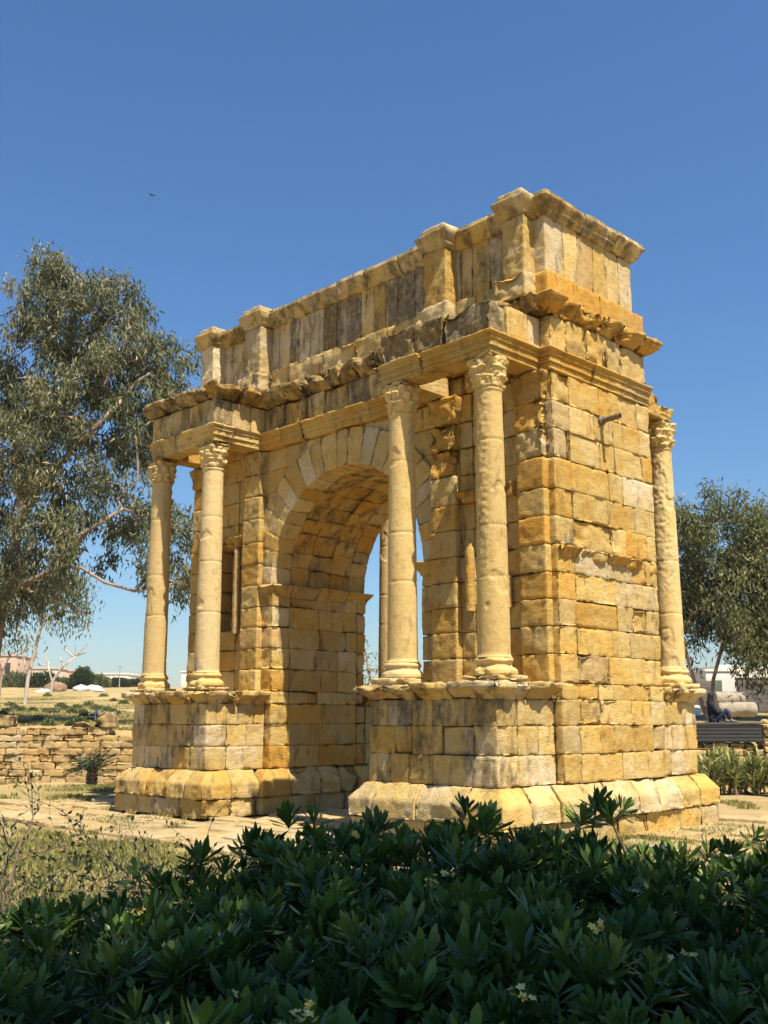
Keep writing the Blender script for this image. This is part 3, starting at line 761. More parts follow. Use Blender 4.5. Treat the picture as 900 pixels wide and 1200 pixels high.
# ------------------------------------------------------------------ trees
def euc_left():
    d = 36.; gz = float(ground_z(d, 0)); base = site(d, -13.9, gz)
    pts = [(-463, 842-905, 0), (-455, 842-790, 0), (-448, 842-700, 0), (-440, 842-610, 0.5), (-428, 842-520, .8), (-405, 842-440, 1.), (-380, 842-380, 1.),
           (-425, 842-690, -.3), (-375, 842-668, -.6), (-350, 842-671, -.8), (-320, 842-689, -1.), (-285, 842-699, -1.), (-245, 842-690, -.8), (-212, 842-672, -.5),
           (-345, 842-632, -1.2), (-300, 842-605, -1.4),
           (-400, 842-560, -.5), (-350, 842-510, -.8), (-310, 842-470, -1.), (-460, 842-500, 1.), (-475, 842-400, 1.5)]
    par = [-1, 0, 1, 2, 3, 4, 5, 2, 7, 8, 9, 10, 11, 12, 8, 14, 3, 16, 17, 3, 19]
    S = sd_pts(d, pts, par); S[0] = (base-np.array([0, 0, .3]), -1)
    L = lobes_at(d, [(-405, 552, 36, 28, 0), (-362, 536, 40, 26, 0), (-430, 515, 48, 40, .5), (-345, 498, 46, 34, 0), (-292, 452, 36, 32, -.3), (-320, 420, 60, 50, -.5), (-425, 260, 50, 50, .5), (-400, 165, 45, 30, .4), (-440, 150, 35, 50, -.5), (-350, 215, 50, 26, -.8), (-310, 225, 36, 26, 0), (-385, 430, 55, 50, .5), (-400, 500, 60, 45, .5), (-300, 330, 50, 45, 0), (-390, 482, 60, 62, 0), (-330, 460, 52, 52, .5), (-284, 440, 42, 42, 0), (-262, 405, 24, 24, 0), (-430, 425, 60, 85, 1), (-365, 375, 70, 50, -1),
        (-305, 362, 55, 45, .5), (-268, 402, 24, 22, 0), (-410, 305, 68, 55, -1), (-345, 285, 55, 42, 0), (-298, 262, 34, 30, -.5), (-490, 350, 80, 150, 1), (-375, 535, 38, 26, 0), (-420, 545, 30, 26, .5),
        (-255, 175, 30, 40, -.5), (-224, 160, 20, 34, -.5), (-240, 225, 26, 24, -.6), (-270, 215, 30, 24, -1), (-385, 210, 48, 36, -1.5), (-440, 190, 45, 60, 1), (-440, 120, 28, 36, 1), (-350, 225, 42, 24, -1), (-395, 155, 40, 18, .5)])
    return eucalyptus('eucalyptus_tree', 'tall spreading eucalyptus with drooping grey green foliage left of the arch', base, S, L, EUC, BARK, 190, .28, dens=.6, mind=.6, droop=.65, r_tip=.019, rmax=.44, spread=.33)
euc_left()
def euc_right():
    d = 40.; gz = float(ground_z(d, 0)); base = site(d, 12.45, gz)
    pts = [(372, 842-828, 0), (381, 842-798, 0), (392, 842-765, 0), (410, 842-720, .5), (425, 842-670, .5), (362, 842-800, .3), (352, 842-745, .6), (364, 842-722, .4), (396, 842-698, .2), (430, 842-690, 0)]
    S = sd_pts(d, pts, [-1, 0, 1, 2, 3, 0, 5, 6, 7, 8]); S[0] = (base-np.array([0, 0, .2]), -1)
    L = lobes_at(d, [(362, 230, 28, 30, 0), (408, 236, 26, 24, .5), (372, 175, 38, 45, 1), (425, 195, 50, 45, 0), (470, 200, 45, 55, 1), (385, 130, 42, 42, 1.5), (435, 125, 52, 42, -1), (480, 140, 50, 60, 0),
        (405, 92, 40, 24, -1.), (450, 78, 45, 22, -.5), (350, 150, 22, 60, 1), (500, 90, 50, 40, 1), (355, 90, 20, 35, 2)])
    return eucalyptus('eucalyptus_tree', 'dense olive green eucalyptus with leaning trunks right of the arch', base, S, L, EUC2, BARK, 330, .28, dens=.95, mind=.48, droop=.5, r_tip=.012, rmax=.26, spread=.46)
euc_right()
BUSHD0 = leaf_mat('dense_tree_leaf', (.02, .035, .012), (.055, .075, .025), (.1, .09, .04), .5, .15)
def small_trees():
    d = 58.; gz = float(ground_z(d, 0)); k = d/1201.07; base = site(d, -414*k, gz)
    pts = [(-414, 842-828, 0), (-412, 842-795, 0), (-422, 842-762, 0), (-430, 842-735, 0), (-406, 842-762, 0), (-400, 842-730, 0)]
    S = sd_pts(d, pts, [-1, 0, 1, 2, 1, 4]); S[0] = (base-np.array([0, 0, .2]), -1)
    L = lobes_at(d, [(-405, 150, 42, 22, 0), (-362, 150, 26, 26, 0), (-350, 130, 18, 22, 0), (-400, 125, 26, 14, 0), (-440, 135, 24, 30, 0), (-380, 165, 30, 14, 0)])
    eucalyptus('eucalyptus_tree', 'small eucalyptus with forked pale trunk standing in the dry field', base, S, L, EUC2, BARKW, 110, .34, dens=.14, mind=.7, droop=.7, r_tip=.03, rmax=.32, spread=.6)
    d = 74.; gz = float(ground_z(d, 0)); k = d/1201.07; base = site(d, -444*k, gz)
    S = sd_pts(d, [(-444, 842-812, 0), (-443, 842-790, 0), (-450, 842-765, 0), (-434, 842-768, 0)], [-1, 0, 1, 1]); S[0] = (base-np.array([0, 0, .2]), -1)
    L = lobes_at(d, [(-455, 90, 25, 20, 0), (-428, 78, 18, 12, 0), (-440, 100, 30, 14, 0)])
    eucalyptus('eucalyptus_tree', 'thin reddish trunked tree at the far left edge of the field', base, S, L, EUC2, BARK, 55, .36, dens=.06, mind=1., droop=.5, r_tip=.04, rmax=.4, spread=.8)
    # leafless tree
    d = 82.; gz = float(ground_z(d, 0)); base = site(d, -384*d/1201, gz)
    S = sd_pts(d, [(-384, 842-812, 0), (-384, 842-800, 0), (-372, 842-782, 0), (-358, 842-770, 0), (-345, 842-756, 0), (-390, 842-782, 0), (-394, 842-770, 0), (-378, 842-772, .3)], [-1, 0, 1, 2, 3, 1, 5, 2]); S[0] = (base-np.array([0, 0, .2]), -1)
    rt = thing('bare_tree', 'leafless pale tree with upswept branches in the field', 'tree', base)
    A = lobes_points(lobes_at(d, [(-350, 84, 10, 10, 0), (-394, 66, 8, 10, 0), (-366, 78, 12, 8, 0)]), .12, .8)
    nodes, par, tips = grow(S, A, 1., .2); a = Acc(); branch_mesh(a, nodes, par, tips, .05, 2.2, .3); a.build('trunk', BARKW, rt, loc=base)
    # round dark tree far off, and a tree seen through the arch
    for (nm, lab, d, u, v0, L, nl, ls, mt) in (
        ('young_tree', 'loose green tree seen through the arch opening beside the rear column', 46., -18, 842-835, [(-20, 60, 14, 20, 0), (-16, 85, 10, 12, 0), (-14, 30, 14, 16, 0)], 90, .24, EUC2),):
        gz = float(ground_z(d, 0)); base = site(d, u*d/1201, gz)
        S = sd_pts(d, [(u, v0, 0), (u, v0+12, 0)], [-1, 0]); S[0] = (base-np.array([0, 0, .2]), -1)
        eucalyptus(nm, lab, base, S, lobes_at(d, L), mt, BARK, nl, ls, dens=.35, mind=.6, droop=.2, r_tip=.03, rmax=.3, spread=.55)
small_trees()
# tree behind the camera: its crown shades the hedge
def shade_tree():
    base = np.array([19.6, -13.8, 0.])
    S = [(base-np.array([0, 0, .2]), -1), (base+np.array([-.3, .1, 2.2]), 0), (base+np.array([-.9, .3, 4.6]), 1), (base+np.array([-1.8, .6, 6.4]), 2)]
    L = [(np.array([17.2, -13.4, 7.0]), np.array([3.2, 3.2, 1.7])), (np.array([15.9, -11.6, 6.6]), np.array([2.3, 2.3, 1.3])), (np.array([18.3, -11.2, 7.4]), np.array([2.4, 2.4, 1.5])), (np.array([16.2, -14.6, 6.8]), np.array([2.4, 2.4, 1.4])), (np.array([18.9, -9.2, 7.6]), np.array([2., 2., 1.3]))]
    def hide(P):
        D, T = dt(P[:, 0], P[:, 1]); return (D > -.3) & (np.abs(T) < .42*D+.7) & (P[:, 2] < 2.3+.95*np.maximum(D, 0))
    eucalyptus('shade_tree', 'leafy tree standing behind the photographer and shading the hedge', base, S, L, EUC2, BARK, 230, .26, dens=.9, mind=.5, droop=.4, r_tip=.014, rmax=.25, spread=.36, hide=hide)
shade_tree()

# ------------------------------------------------------------------ field walls, left and right
def face_wall(acc, d0, t0, t1, z0, z1, thick, h=(.12, .22), l=(.22, .5), stain=.15, ero=.5, topvar=.1, cell=.06, jr=.03):
    zs = courses(z0, z1, *h)
    for i in range(len(zs)-1):
        c = cuts(t0, t1, *l)
        for p, q in zip(c[:-1], c[1:]):
            if i == len(zs)-2 and rng.random() < topvar: continue
            b_ = Acc(); block(b_, (p+.001, 0, zs[i]), (q-.001, thick, zs[i+1]-.001), r=jr, amp=.02, ero=ero, cell=cell, c=tint(.1, .9, stain), freq=6)
            V = b_.V[0]; X = CAM[0]+(d0+V[:, 1]+.03*rng.random())*FW[0]+V[:, 0]*RT[0]; Y = CAM[1]+(d0+V[:, 1])*FW[1]+V[:, 0]*RT[1]
            acc.add(np.c_[X, Y, V[:, 2]], b_.F[0][:, ::-1] if False else b_.F[0], b_.C[0])
w = thing('stone_wall', 'low rough coursed stone wall left of the arch with upright blocks on top', 'wall', site(32.4, -10, 0))
a = Acc(); face_wall(a, 32.3, -19, -4.5, -.05, 1.64, .5, h=(.16, .24), l=(.3, .75), ero=.25, stain=.05, jr=.012); wb = a.build('masonry', WALLST, w, loc=site(32.4, -10, 0))
for (u, wd, ht) in ((-438, .8, .42), (-450, .3, .45), (-318, .66, .5), (-344, .75, .14)):
    t = u*32.4/1201; a = Acc()
    face_wall(a, 32.25, t-wd/2, t+wd/2, 1.62, 1.62+ht, .5, h=(ht, ht*1.1), l=(wd, wd*1.1), stain=.6, ero=.9, topvar=0); a.build('upright_block', WALLST, w, loc=site(32.4, -10, 0))
w2 = thing('stone_wall', 'rough brown stone wall behind the spiky shrubs at right', 'wall', site(31.6, 11, 0))
a = Acc(); face_wall(a, 31.4, 11.4, 16, -.05, 1.74, .9, h=(.14, .26), l=(.2, .42), stain=.25, ero=1.1)
face_wall(a, 31.5, 6.5, 11.4, -.05, 1.2, .8, h=(.16, .26), l=(.25, .5), stain=.2, ero=.9); a.build('masonry', WALLST, w2, loc=site(31.6, 11, 0))
SLATE = simple_mat('dark_slats', (.04, .04, .042), .8, (14, (.03, .03, .032)), .01)
a = Acc()
def sbox(acc, d0, d1, t0, t1, z0, z1, r=.015, amp=.004, cell=.3, c=(.5, .1, .5), **k):
    b_ = Acc(); block(b_, (t0, d0, z0), (t1, d1, z1), r=r, amp=amp, cell=cell, c=c, chip=.3, **k)
    V = b_.V[0]; acc.add(np.c_[CAM[0]+V[:, 1]*FW[0]+V[:, 0]*RT[0], CAM[1]+V[:, 1]*FW[1]+V[:, 0]*RT[1], V[:, 2]], b_.F[0], c)
pb = site(31.6, 10, 1.2)
bench = thing('bench', 'long dark slatted bench wall that the two visitors use as a seat', 'bench', pb)
bench['label'] = 'long dark slatted bench built onto the stone wall, person sitting on it'
for i in range(5): sbox(a, 31.45, 31.52, 6.6, 11.35, 1.22+i*.105, 1.318+i*.105)
a.build('slat_front', SLATE, bench, loc=pb)
a = Acc(); sbox(a, 31.525, 31.55, 6.62, 11.3, 1.21, 1.74); a.build('back_board', SLATE, bench, loc=pb)
a = Acc(); sbox(a, 31.42, 32.3, 6.55, 11.38, 1.745, 1.79); a.build('seat', simple_mat('dark_seat', (.07, .07, .07), .7, (9, (.05, .05, .05)), .01), bench, loc=pb)
for t in (6.7, 8.3, 9.9, 11.2):
    a = Acc(); sbox(a, 31.553, 31.63, t, t+.09, 1.2, 1.74); a.build('post', SLATE, bench, loc=pb)
# stone pipes / column drums
CONC = stone_mat('pale_concrete', (.31, .27, .21), (.34, .30, .235), (.37, .33, .26), (.39, .35, .28), .5, .4)
def drum(d, t0, t1, z, r, label, tilt=0.):
    base = site(d, (t0+t1)/2, z-r); n = 22
    zz = np.r_[0, .02, np.linspace(.05, .95, n), .98, 1.]; a = Acc()
    th = np.arange(40)*2*np.pi/40; T, TH = np.meshgrid(zz, th, indexing='ij')
    rr_ = r*np.interp(T, [0, .02, .05, .95, .98, 1], [.9, .97, 1, 1, .97, .9])+(fbm(np.stack([T*3, np.cos(TH), np.sin(TH)], -1).reshape(-1, 3)*2+d, 3).reshape(T.shape)-.5)*.05
    tt = t0+T*(t1-t0); dd = d+rr_*np.cos(TH)+tilt*(T-.5); z_ = z+rr_*np.sin(TH)
    P = np.stack([CAM[0]+dd*FW[0]+tt*RT[0], CAM[1]+dd*FW[1]+tt*RT[1], z_], -1).reshape(-1, 3)
    m = 40; I = np.arange(len(P)).reshape(-1, m); J = np.roll(I, -1, 1)
    a.add(P, np.stack([I[:-1], J[:-1], J[1:], I[1:]], -1).reshape(-1, 4), (.6, .1, .5))
    cap_disc(a, P, m, True, (.6, .1, .5)); cap_disc(a, P, m, False, (.6, .1, .5))
    o = a.build('column_drum', CONC, loc=base); tag(o, label, 'column drum', 'column drums lying behind the bench'); return o
drum(38.2, 12.1, 13.25, 2.62, .25, 'smooth pale stone drum lying on top of another behind the bench', .3)
drum(37.9, 12.15, 13.45, 2.22, .27, 'pale stone drum lying on the ground under another drum', -.2)
# rubble on the raised ground at right
RUB = thing
def boulder(d, t, s, label, matl, cat='stone', group=None, flat=.7, c=None):
    z = float(ground_z(d, t)); base = site(d, t, z); a = Acc(); sd = rng.random(3)*90
    nz_, nt_ = 14, 20; ph = np.linspace(0, np.pi, nz_); th = np.arange(nt_)*2*np.pi/nt_
    PH, TH = np.meshgrid(ph, th, indexing='ij'); U = np.stack([np.sin(PH)*np.cos(TH), np.sin(PH)*np.sin(TH), -np.cos(PH)], -1).reshape(-1, 3)
    U = U*(.6+.75*fbm(U*1.3+sd, 3))[:, None]; U = U*(.75+.5*fbm(U*5+sd, 2))[:, None]; P = base+U*np.array([s*1.25, s*1.1, s*flat])+np.array([0, 0, s*flat*.3])
    I = np.arange(len(P)).reshape(nz_, nt_); J = np.roll(I, -1, 1)
    a.add(P, np.stack([I[:-1], J[:-1], J[1:], I[1:]], -1).reshape(-1, 4), c if c else tint(.2, 1, .1))
    o = a.build('loose_stone' if cat == 'stone' else 'rubble_heap', matl, loc=base, smooth=cat != 'stone'); tag(o, label, cat, group); return o
for i in range(26):
    d = 34+9*rng.random(); t = .345*d+(.6+3.6*rng.random())*d/38
    boulder(d, t, .1+.16*rng.random(), 'loose pale stone in the rubble in front of the dark wall', WALLST, group='loose stones on the raised ground at right')
# dark block wall and white house beyond
DARKW, nt_, b_ = mat('dark_blockwork'); k_ = N(nt_)
bt = k_.new('ShaderNodeTexBrick'); bt.inputs['Scale'].default_value = 1.; bt.inputs['Color1'].default_value = (.085, .078, .072, 1); bt.inputs['Color2'].default_value = (.11, .1, .09, 1); bt.inputs['Mortar'].default_value = (.16, .145, .125, 1)
bt.inputs['Brick Width'].default_value = .42; bt.inputs['Row Height'].default_value = .21; bt.inputs['Mortar Size'].default_value = .012
mpp = k_.new('ShaderNodeMapping'); mpp.inputs['Rotation'].default_value = (math.pi/2, 0, 0); tc_ = k_.new('ShaderNodeTexCoord')
rot0 = k_.new('ShaderNodeMapping'); rot0.inputs['Rotation'].default_value = (0, 0, -YAW); k_.link(tc_.outputs['Object'], rot0.inputs[0]); k_.link(rot0.outputs[0], mpp.inputs[0]); k_.link(mpp.outputs[0], bt.inputs['Vector'])
k_.link(bt.outputs[0], b_.inputs['Base Color']); b_.inputs['Roughness'].default_value = .95
bw = thing('block_wall', 'long dark grey concrete block wall beyond the rubble at right', 'wall', site(48, 19, 2.3))
a = Acc(); sbox(a, 48, 48.25, 16.35, 30, 2.1, 3.72, r=.01); sbox(a, 48.02, 48.25, 10, 15.2, 2.1, 3.62, r=.01); a.build('blockwork', DARKW, bw, loc=site(48, 19, 2.3))
a = Acc(); sbox(a, 47.97, 48.28, 16.3, 30, 3.723, 3.78, r=.01); a.build('coping', CONC, bw, loc=site(48, 19, 2.3))
WHITE = simple_mat('white_plaster', (.78, .74, .66), .9, (2, (.68, .63, .54)), .01)
wh = thing('house', 'white plastered house wall seen under the right tree', 'house', site(51, 16.5, 2.4))
a = Acc(); sbox(a, 49.5, 55, 15.35, 17.0, 2.2, 4.1); sbox(a, 53, 58, 17.0, 23, 2.2, 4.6); wo = a.build('wall', WHITE, wh, loc=site(51, 16.5, 2.4))
a = Acc(); sbox(a, 49.45, 55.05, 15.3, 17.05, 4.1, 4.2); a.build('parapet', WHITE, wh, loc=site(51, 16.5, 2.4))
a = Acc(); sbox(a, 49.47, 49.49, 15.7, 16.1, 3.0, 3.7); a.build('window', simple_mat('shutter', (.12, .16, .14), .6), wh, loc=site(51, 16.5, 2.4))

# ------------------------------------------------------------------ people on the bench
def skin_mesh(name, pts, edges, mtl, parent, sub=2):
    me = bpy.data.meshes.new(name); me.from_pydata([p[:3] for p in pts], edges, []); me.materials.append(mtl)
    o = bpy.data.objects.new(name, me); COL.objects.link(o); o.parent = parent
    md = o.modifiers.new('skin', 'SKIN'); md.use_smooth_shade = True
    for i, p in enumerate(pts):
        sv = me.skin_vertices[0].data[i]; sv.radius = (p[3], p[4] if len(p) > 4 else p[3]); sv.use_root = i == 0
    s = o.modifiers.new('sub', 'SUBSURF'); s.levels = s.render_levels = sub
    return o
SKINM = simple_mat('skin', (.36, .2, .13), .5); NAVY = simple_mat('dark_navy_cloth', (.018, .02, .032), .9, (20, (.012, .013, .02)), .01)
DENIM = simple_mat('dark_trousers', (.03, .04, .075), .9, (20, (.02, .028, .05)), .01); BLACKH = simple_mat('black_hair', (.012, .01, .009), .6)
SHOE = simple_mat('grey_shoe', (.16, .16, .17), .6)
zb = 1.79
pr = thing('person', 'person in dark clothes sitting sideways on the bench with knees drawn up', 'person', site(31.9, 10.0, zb))
pr.rotation_euler = (0, 0, YAW)
# local axes: x to the right along the bench, y away, z up
skin_mesh('body', [(.02, 0, .13, .13, .12), (.0, 0, .3, .12, .1), (-.02, 0, .5, .15, .1), (.0, 0, .63, .05), (.025, 0, .72, .06), (.035, 0, .79, .085, .075), (.03, 0, .86, .07, .065),
    (.0, -.18, .5, .05), (.10, -.22, .28, .042), (.30, -.14, .36, .035), (.36, -.1, .35, .03), (.0, .18, .5, .05), (.10, .22, .28, .042), (.30, .14, .36, .035), (.36, .1, .35, .03),
    (.06, -.09, .1, .09), (.42, -.12, .38, .07), (.55, -.12, .06, .045), (.68, -.12, .03, .035), (.06, .09, .1, .09), (.36, .12, .40, .07), (.46, .12, .06, .045), (.58, .12, .03, .035)],
    [(0, 1), (1, 2), (2, 3), (3, 4), (4, 5), (5, 6), (2, 7), (7, 8), (8, 9), (9, 10), (2, 11), (11, 12), (12, 13), (13, 14), (0, 15), (15, 16), (16, 17), (17, 18), (0, 19), (19, 20), (20, 21), (21, 22)], SKINM, pr)
skin_mesh('jacket', [(.02, 0, .14, .165, .15), (.0, 0, .3, .15, .125), (-.02, 0, .5, .18, .14), (.0, 0, .64, .09, .1), (.0, -.17, .5, .085), (.10, -.22, .28, .07), (.28, -.15, .35, .048), (.0, .17, .5, .085), (.10, .22, .28, .07), (.28, .15, .35, .048)],
    [(0, 1), (1, 2), (2, 3), (2, 4), (4, 5), (5, 6), (2, 7), (7, 8), (8, 9)], NAVY, pr)
skin_mesh('trousers', [(.03, 0, .16, .155, .14), (.08, -.09, .12, .11), (.42, -.12, .38, .09), (.54, -.12, .09, .062), (.08, .09, .12, .11), (.36, .12, .40, .09), (.45, .12, .09, .062)], [(0, 1), (1, 2), (2, 3), (0, 4), (4, 5), (5, 6)], DENIM, pr)
skin_mesh('headscarf', [(-.02, 0, .52, .12, .16), (-.01, 0, .63, .10, .12), (.0, 0, .72, .095, .105), (.012, 0, .80, .108, .108), (.02, 0, .865, .09, .09), (.022, 0, .905, .05, .05)], [(0, 1), (1, 2), (2, 3), (3, 4), (4, 5)], BLACKH, pr)
for y, x in ((-.12, .55), (.12, .46)): skin_mesh('shoe', [(x-.03, y, .045, .05, .045), (x+.1, y, .04, .048, .04), (x+.19, y, .03, .035, .03)], [(0, 1), (1, 2)], SHOE, pr)
BLUE = simple_mat('blue_cloth', (.03, .09, .18), .85, (14, (.02, .06, .12)), .01); CREAM = simple_mat('cream_cloth', (.7, .66, .56), .85)
bg = thing('bag', 'blue bag with a pale flap standing beside the seated person', 'bag', site(32., 9.55, zb)); bg.rotation_euler = (0, 0, YAW)
skin_mesh('bag_body', [(0, 0, .11, .17, .12), (0, 0, .3, .16, .11), (.02, 0, .42, .10, .08)], [(0, 1), (1, 2)], BLUE, bg)
skin_mesh('flap', [(-.08, -.02, .44, .06), (.05, -.02, .47, .07), (.15, -.02, .42, .05)], [(0, 1), (1, 2)], CREAM, bg)
skin_mesh('strap', [(-.1, 0, .3, .018), (-.15, -.06, .2, .018), (-.1, -.1, .04, .018)], [(0, 1), (1, 2)], SHOE, bg)

# ------------------------------------------------------------------ spiky shrubs, young palm, dark bush
def strap_leaves(acc, base, n, L, w, up, tvl, tvh, seg=5, curl=.5):
    for i in range(n):
        az = rng.random()*2*math.pi; el = up[0]+(up[1]-up[0])*rng.random(); l = L*(.65+.5*rng.random()); s = np.linspace(0, 1, seg+1)
        h = np.array([math.cos(az), math.sin(az), 0]); e = el-s*curl*(.6+.8*rng.random())
        pos = np.cumsum(np.c_[np.cos(e)[:, None]*h[None, :2], np.sin(e)]*l/seg, 0); pos = np.r_[[np.zeros(3)], pos[:-1]]+base
        sd_ = np.array([-h[1], h[0], 0]); ww = w*np.interp(s, [0, .15, .5, 1], [.5, .9, 1, .04])*.5
        mid = pos-np.array([0, 0, .25])*ww[:, None]*1.2
        V = np.stack([pos-sd_*ww[:, None], mid, pos+sd_*ww[:, None]], 1).reshape(-1, 3); I = np.arange(len(V)).reshape(-1, 3)
        F = np.concatenate([np.stack([I[:-1, j], I[:-1, j+1], I[1:, j+1], I[1:, j]], -1) for j in (0, 1)])
        acc.add(V, F, (tvl+(tvh-tvl)*rng.random(), 0, 0))
AGAVE = leaf_mat('spiky_leaf', (.11, .14, .035), (.28, .30, .09), (.42, .36, .16), .5, .2, .3)
PALM = leaf_mat('palm_leaf', (.018, .032, .012), (.045, .065, .022), (.1, .09, .04), .45, .1, .4)
def spiky(d, t, h, label):
    base = site(d, t, 0); rt = thing('spiky_shrub', label, 'shrub', base, 'spiky shrubs at the foot of the right wall')
    a = Acc(); b = Acc()
    for i in range(13):
        q = base+np.r_[rng.normal(size=2)*.26, 0]; top = q+np.r_[rng.normal(size=2)*.16, h*(.25+.6*rng.random())]
        P, F = tube([q, (q+top)/2+np.r_[rng.normal(size=2)*.04, 0], top], [.035, .03, .02], 6); b.add(P, F)
        for f in np.linspace(.3, 1, 4): strap_leaves(a, q+(top-q)*f, 11, .42, .05, (.25, 1.45), .1, .95, 4, .5)
    b.build('stem', BARK, rt, loc=base); a.build('foliage', AGAVE, rt, loc=base)
spiky(27.6, 8.75, 1.0, 'spiky yellow green shrub touching the right edge of the arch base')
spiky(27.3, 9.55, 1.05, 'middle spiky yellow green shrub below the dark bench')
spiky(27.9, 10.35, .85, 'spiky green shrub third from the arch base')
spiky(26.6, 10.15, .7, 'low spiky green shrub at the right edge of the picture')
spiky(29.0, 9.2, 1.1, 'spiky shrub at the back against the stone wall')
PTRUNK = bark_mat('palm_bark', (.09, .06, .035), (.035, .025, .018))
def palm(d, t):
    base = site(d, t, 0); rt = thing('young_palm', 'small dark young palm growing in shade beside the left base', 'palm', base)
    a = Acc(); z = np.linspace(0, .5, 14); P, F = tube(np.c_[base[0]+0*z, base[1]+0*z, base[2]-.05+z], .16+.025*np.sin(z*55), 14); a.add(P, F); a.build('trunk', PTRUNK, rt, loc=base)
    a = Acc()
    for i in range(44):
        az = rng.random()*6.28; el = .0+1.25*rng.random(); s = np.linspace(0, 1, 12); e = el-s*.55; l = .8*(.8+.4*rng.random()); h = np.array([math.cos(az), math.sin(az)])
        pos = base+np.array([0, 0, .45])+np.cumsum(np.c_[np.cos(e)[:, None]*h, np.sin(e)]*l/12, 0); sdv = np.array([-h[1], h[0], 0])
        for sg in (1, -1):
            al = unit(sdv*sg*.8+np.r_[h*.7, -.05]+rng.normal(size=(12, 3))*.08)
            kites(a, pos, al, .2*np.sin(s*2.6+.4), np.full(12, .035), np.clip(rng.random(12)*.8, 0, 1))
    a.build('frond', PALM, rt, loc=base)
palm(30.6, -8.45)
def bush(d, t, r, h, label, m, n=1400, ls=.1, group=None, z=None, name='bush', c=(.1, .9), par=True):
    z = float(ground_z(d, t)) if z is None else z; base = site(d, t, z); rt = thing(name, label, 'bush', base, group)
    a = Acc(); u = unit(rng.normal(size=(n, 3))); u[:, 2] = np.abs(u[:, 2])
    k = .62+.5*fbm(u*2.2+rng.random(3)*50, 3); P = base+u*(rng.random((n, 1))**.35)*k[:, None]*np.array([r, r, h*1.05])
    kites(a, P, unit(u+rng.normal(size=(n, 3))*.5+np.array([0, 0, .3])), ls*(.7+.6*rng.random(n)), ls*.4*(.7+.6*rng.random(n)), c[0]+(c[1]-c[0])*rng.random(n))
    a.build('foliage', m, rt, loc=base, smooth=False)
    a = Acc()
    for i in range(6):
        v = unit(rng.normal(size=3)); v[2] = abs(v[2])+.5; P, F = tube([base-np.array([0, 0, .03]), base+v*np.array([r, r, h])*.35], [.02*r+.008, .006], 5); a.add(P, F)
    a.build('stem', BARK, rt, loc=base); return rt
BUSHD = leaf_mat('dark_bush_leaf', (.02, .035, .012), (.055, .075, .025), (.1, .09, .04), .5, .15)
BUSHG = leaf_mat('field_bush_leaf', (.075, .10, .035), (.15, .18, .06), (.28, .23, .1), .6, .15)
rd = bush(112., -350*112/1201, 1.55, 2.5, 'round dark green tree standing alone on the horizon', BUSHD, 5200, .26, name='round_tree'); rd['category'] = 'tree'
bush(27.4, 10.75, .42, 1.75, 'dark dense bush cut by the right edge of the picture', BUSHD, 2600, .11, z=0.)
SPOTS = [(-430, 829), (-425, 832), (-433, 835), (-418, 834), (-404, 834), (-389, 835), (-381, 836), (-366, 833), (-359, 836), (-353, 831), (-347, 837), (-345, 841), (-330, 833), (-318, 834), (-327, 840), (-398, 845), (-415, 848), (-385, 851), (-360, 851), (-349, 847), (-323, 818), (-312, 823), (-388, 817), (-340, 828), (-372, 829), (-310, 838), (-335, 845), (-440, 840), (-448, 830), (-300, 826)]
tb = np.interp
for i, (u, py) in enumerate(SPOTS):
    d = 36.
    for _ in range(60):
        zt = float(ground_z(d, 0)); py_ = 842-(zt-CAM[2])*1201/d
        if py_ > py: d += .8
    d = min(d, 90); s = .10+.17*rng.random()+.002*(d-36)
    where = ('in front of the pale trunked tree', 'in the middle of the dry field', 'in the field behind the left pedestal')[0 if u < -395 else 1 if u < -345 else 2]
    bush(d, u*d/1201, s*1.25, s*.8, 'low green bush on dry grass '+where, BUSHG, 260, .12, 'low bushes scattered over the dry field', name='field_bush')
# blue scrap, wire fence, heaps, buildings far off
o_ = Acc(); 
def cloth_lump(d, t, s, m, label, cat, name):
    z = float(ground_z(d, t)); base = site(d, t, z); a = Acc(); g = np.linspace(-1, 1, 16); X, Y = np.meshgrid(g, g, indexing='ij')
    H = .35*np.exp(-1.5*(X**2+Y**2))+.25*(fbm(np.c_[X.ravel()*2, Y.ravel()*2, 0*X.ravel()+d], 3).reshape(X.shape)-.4)
    P = base+np.c_[X.ravel()*s, Y.ravel()*s*.8, np.maximum(H.ravel(), 0)*s*1.6+.02]; I = np.arange(256).reshape(16, 16)
    a.add(P, np.stack([I[:-1, :-1], I[1:, :-1], I[1:, 1:], I[:-1, 1:]], -1).reshape(-1, 4)); o = a.build(name, m, loc=base); tag(o, label, cat)
cloth_lump(42.5, -330*42.5/1201, .35, simple_mat('blue_plastic', (.05, .25, .55), .5), 'crumpled bright blue plastic sheet lying in the field', 'plastic sheet', 'plastic_sheet')
FENCE = simple_mat('galvanised_wire', (.35, .34, .32), .6)
fb = site(38, -10, ground_z(38, 0)); fn = thing('wire_fence', 'thin wire fence with short posts crossing the field behind the left wall', 'fence', fb)
z0 = float(ground_z(38, 0))
for t in np.arange(-15, -6, 1.5):
    a = Acc(); P, F = tube([site(38, t, z0-.1), site(38, t, z0+.55)], .018, 6); a.add(P, F); a.build('post', FENCE, fn, loc=fb)
for h in (.2, .5):
    a = Acc(); P, F = tube([site(38, t, z0+h-.02*math.sin((t+15)/1.5*math.pi)**2) for t in np.arange(-15, -5.9, .375)], .008, 5); a.add(P, F); a.build('wire', FENCE, fn, loc=fb)
SOIL = simple_mat('brown_soil', (.30, .19, .12), .95, (3, (.22, .135, .085)), .05); WHST = simple_mat('white_rubble', (.66, .63, .58), .9, (2, (.5, .47, .42)), .05)
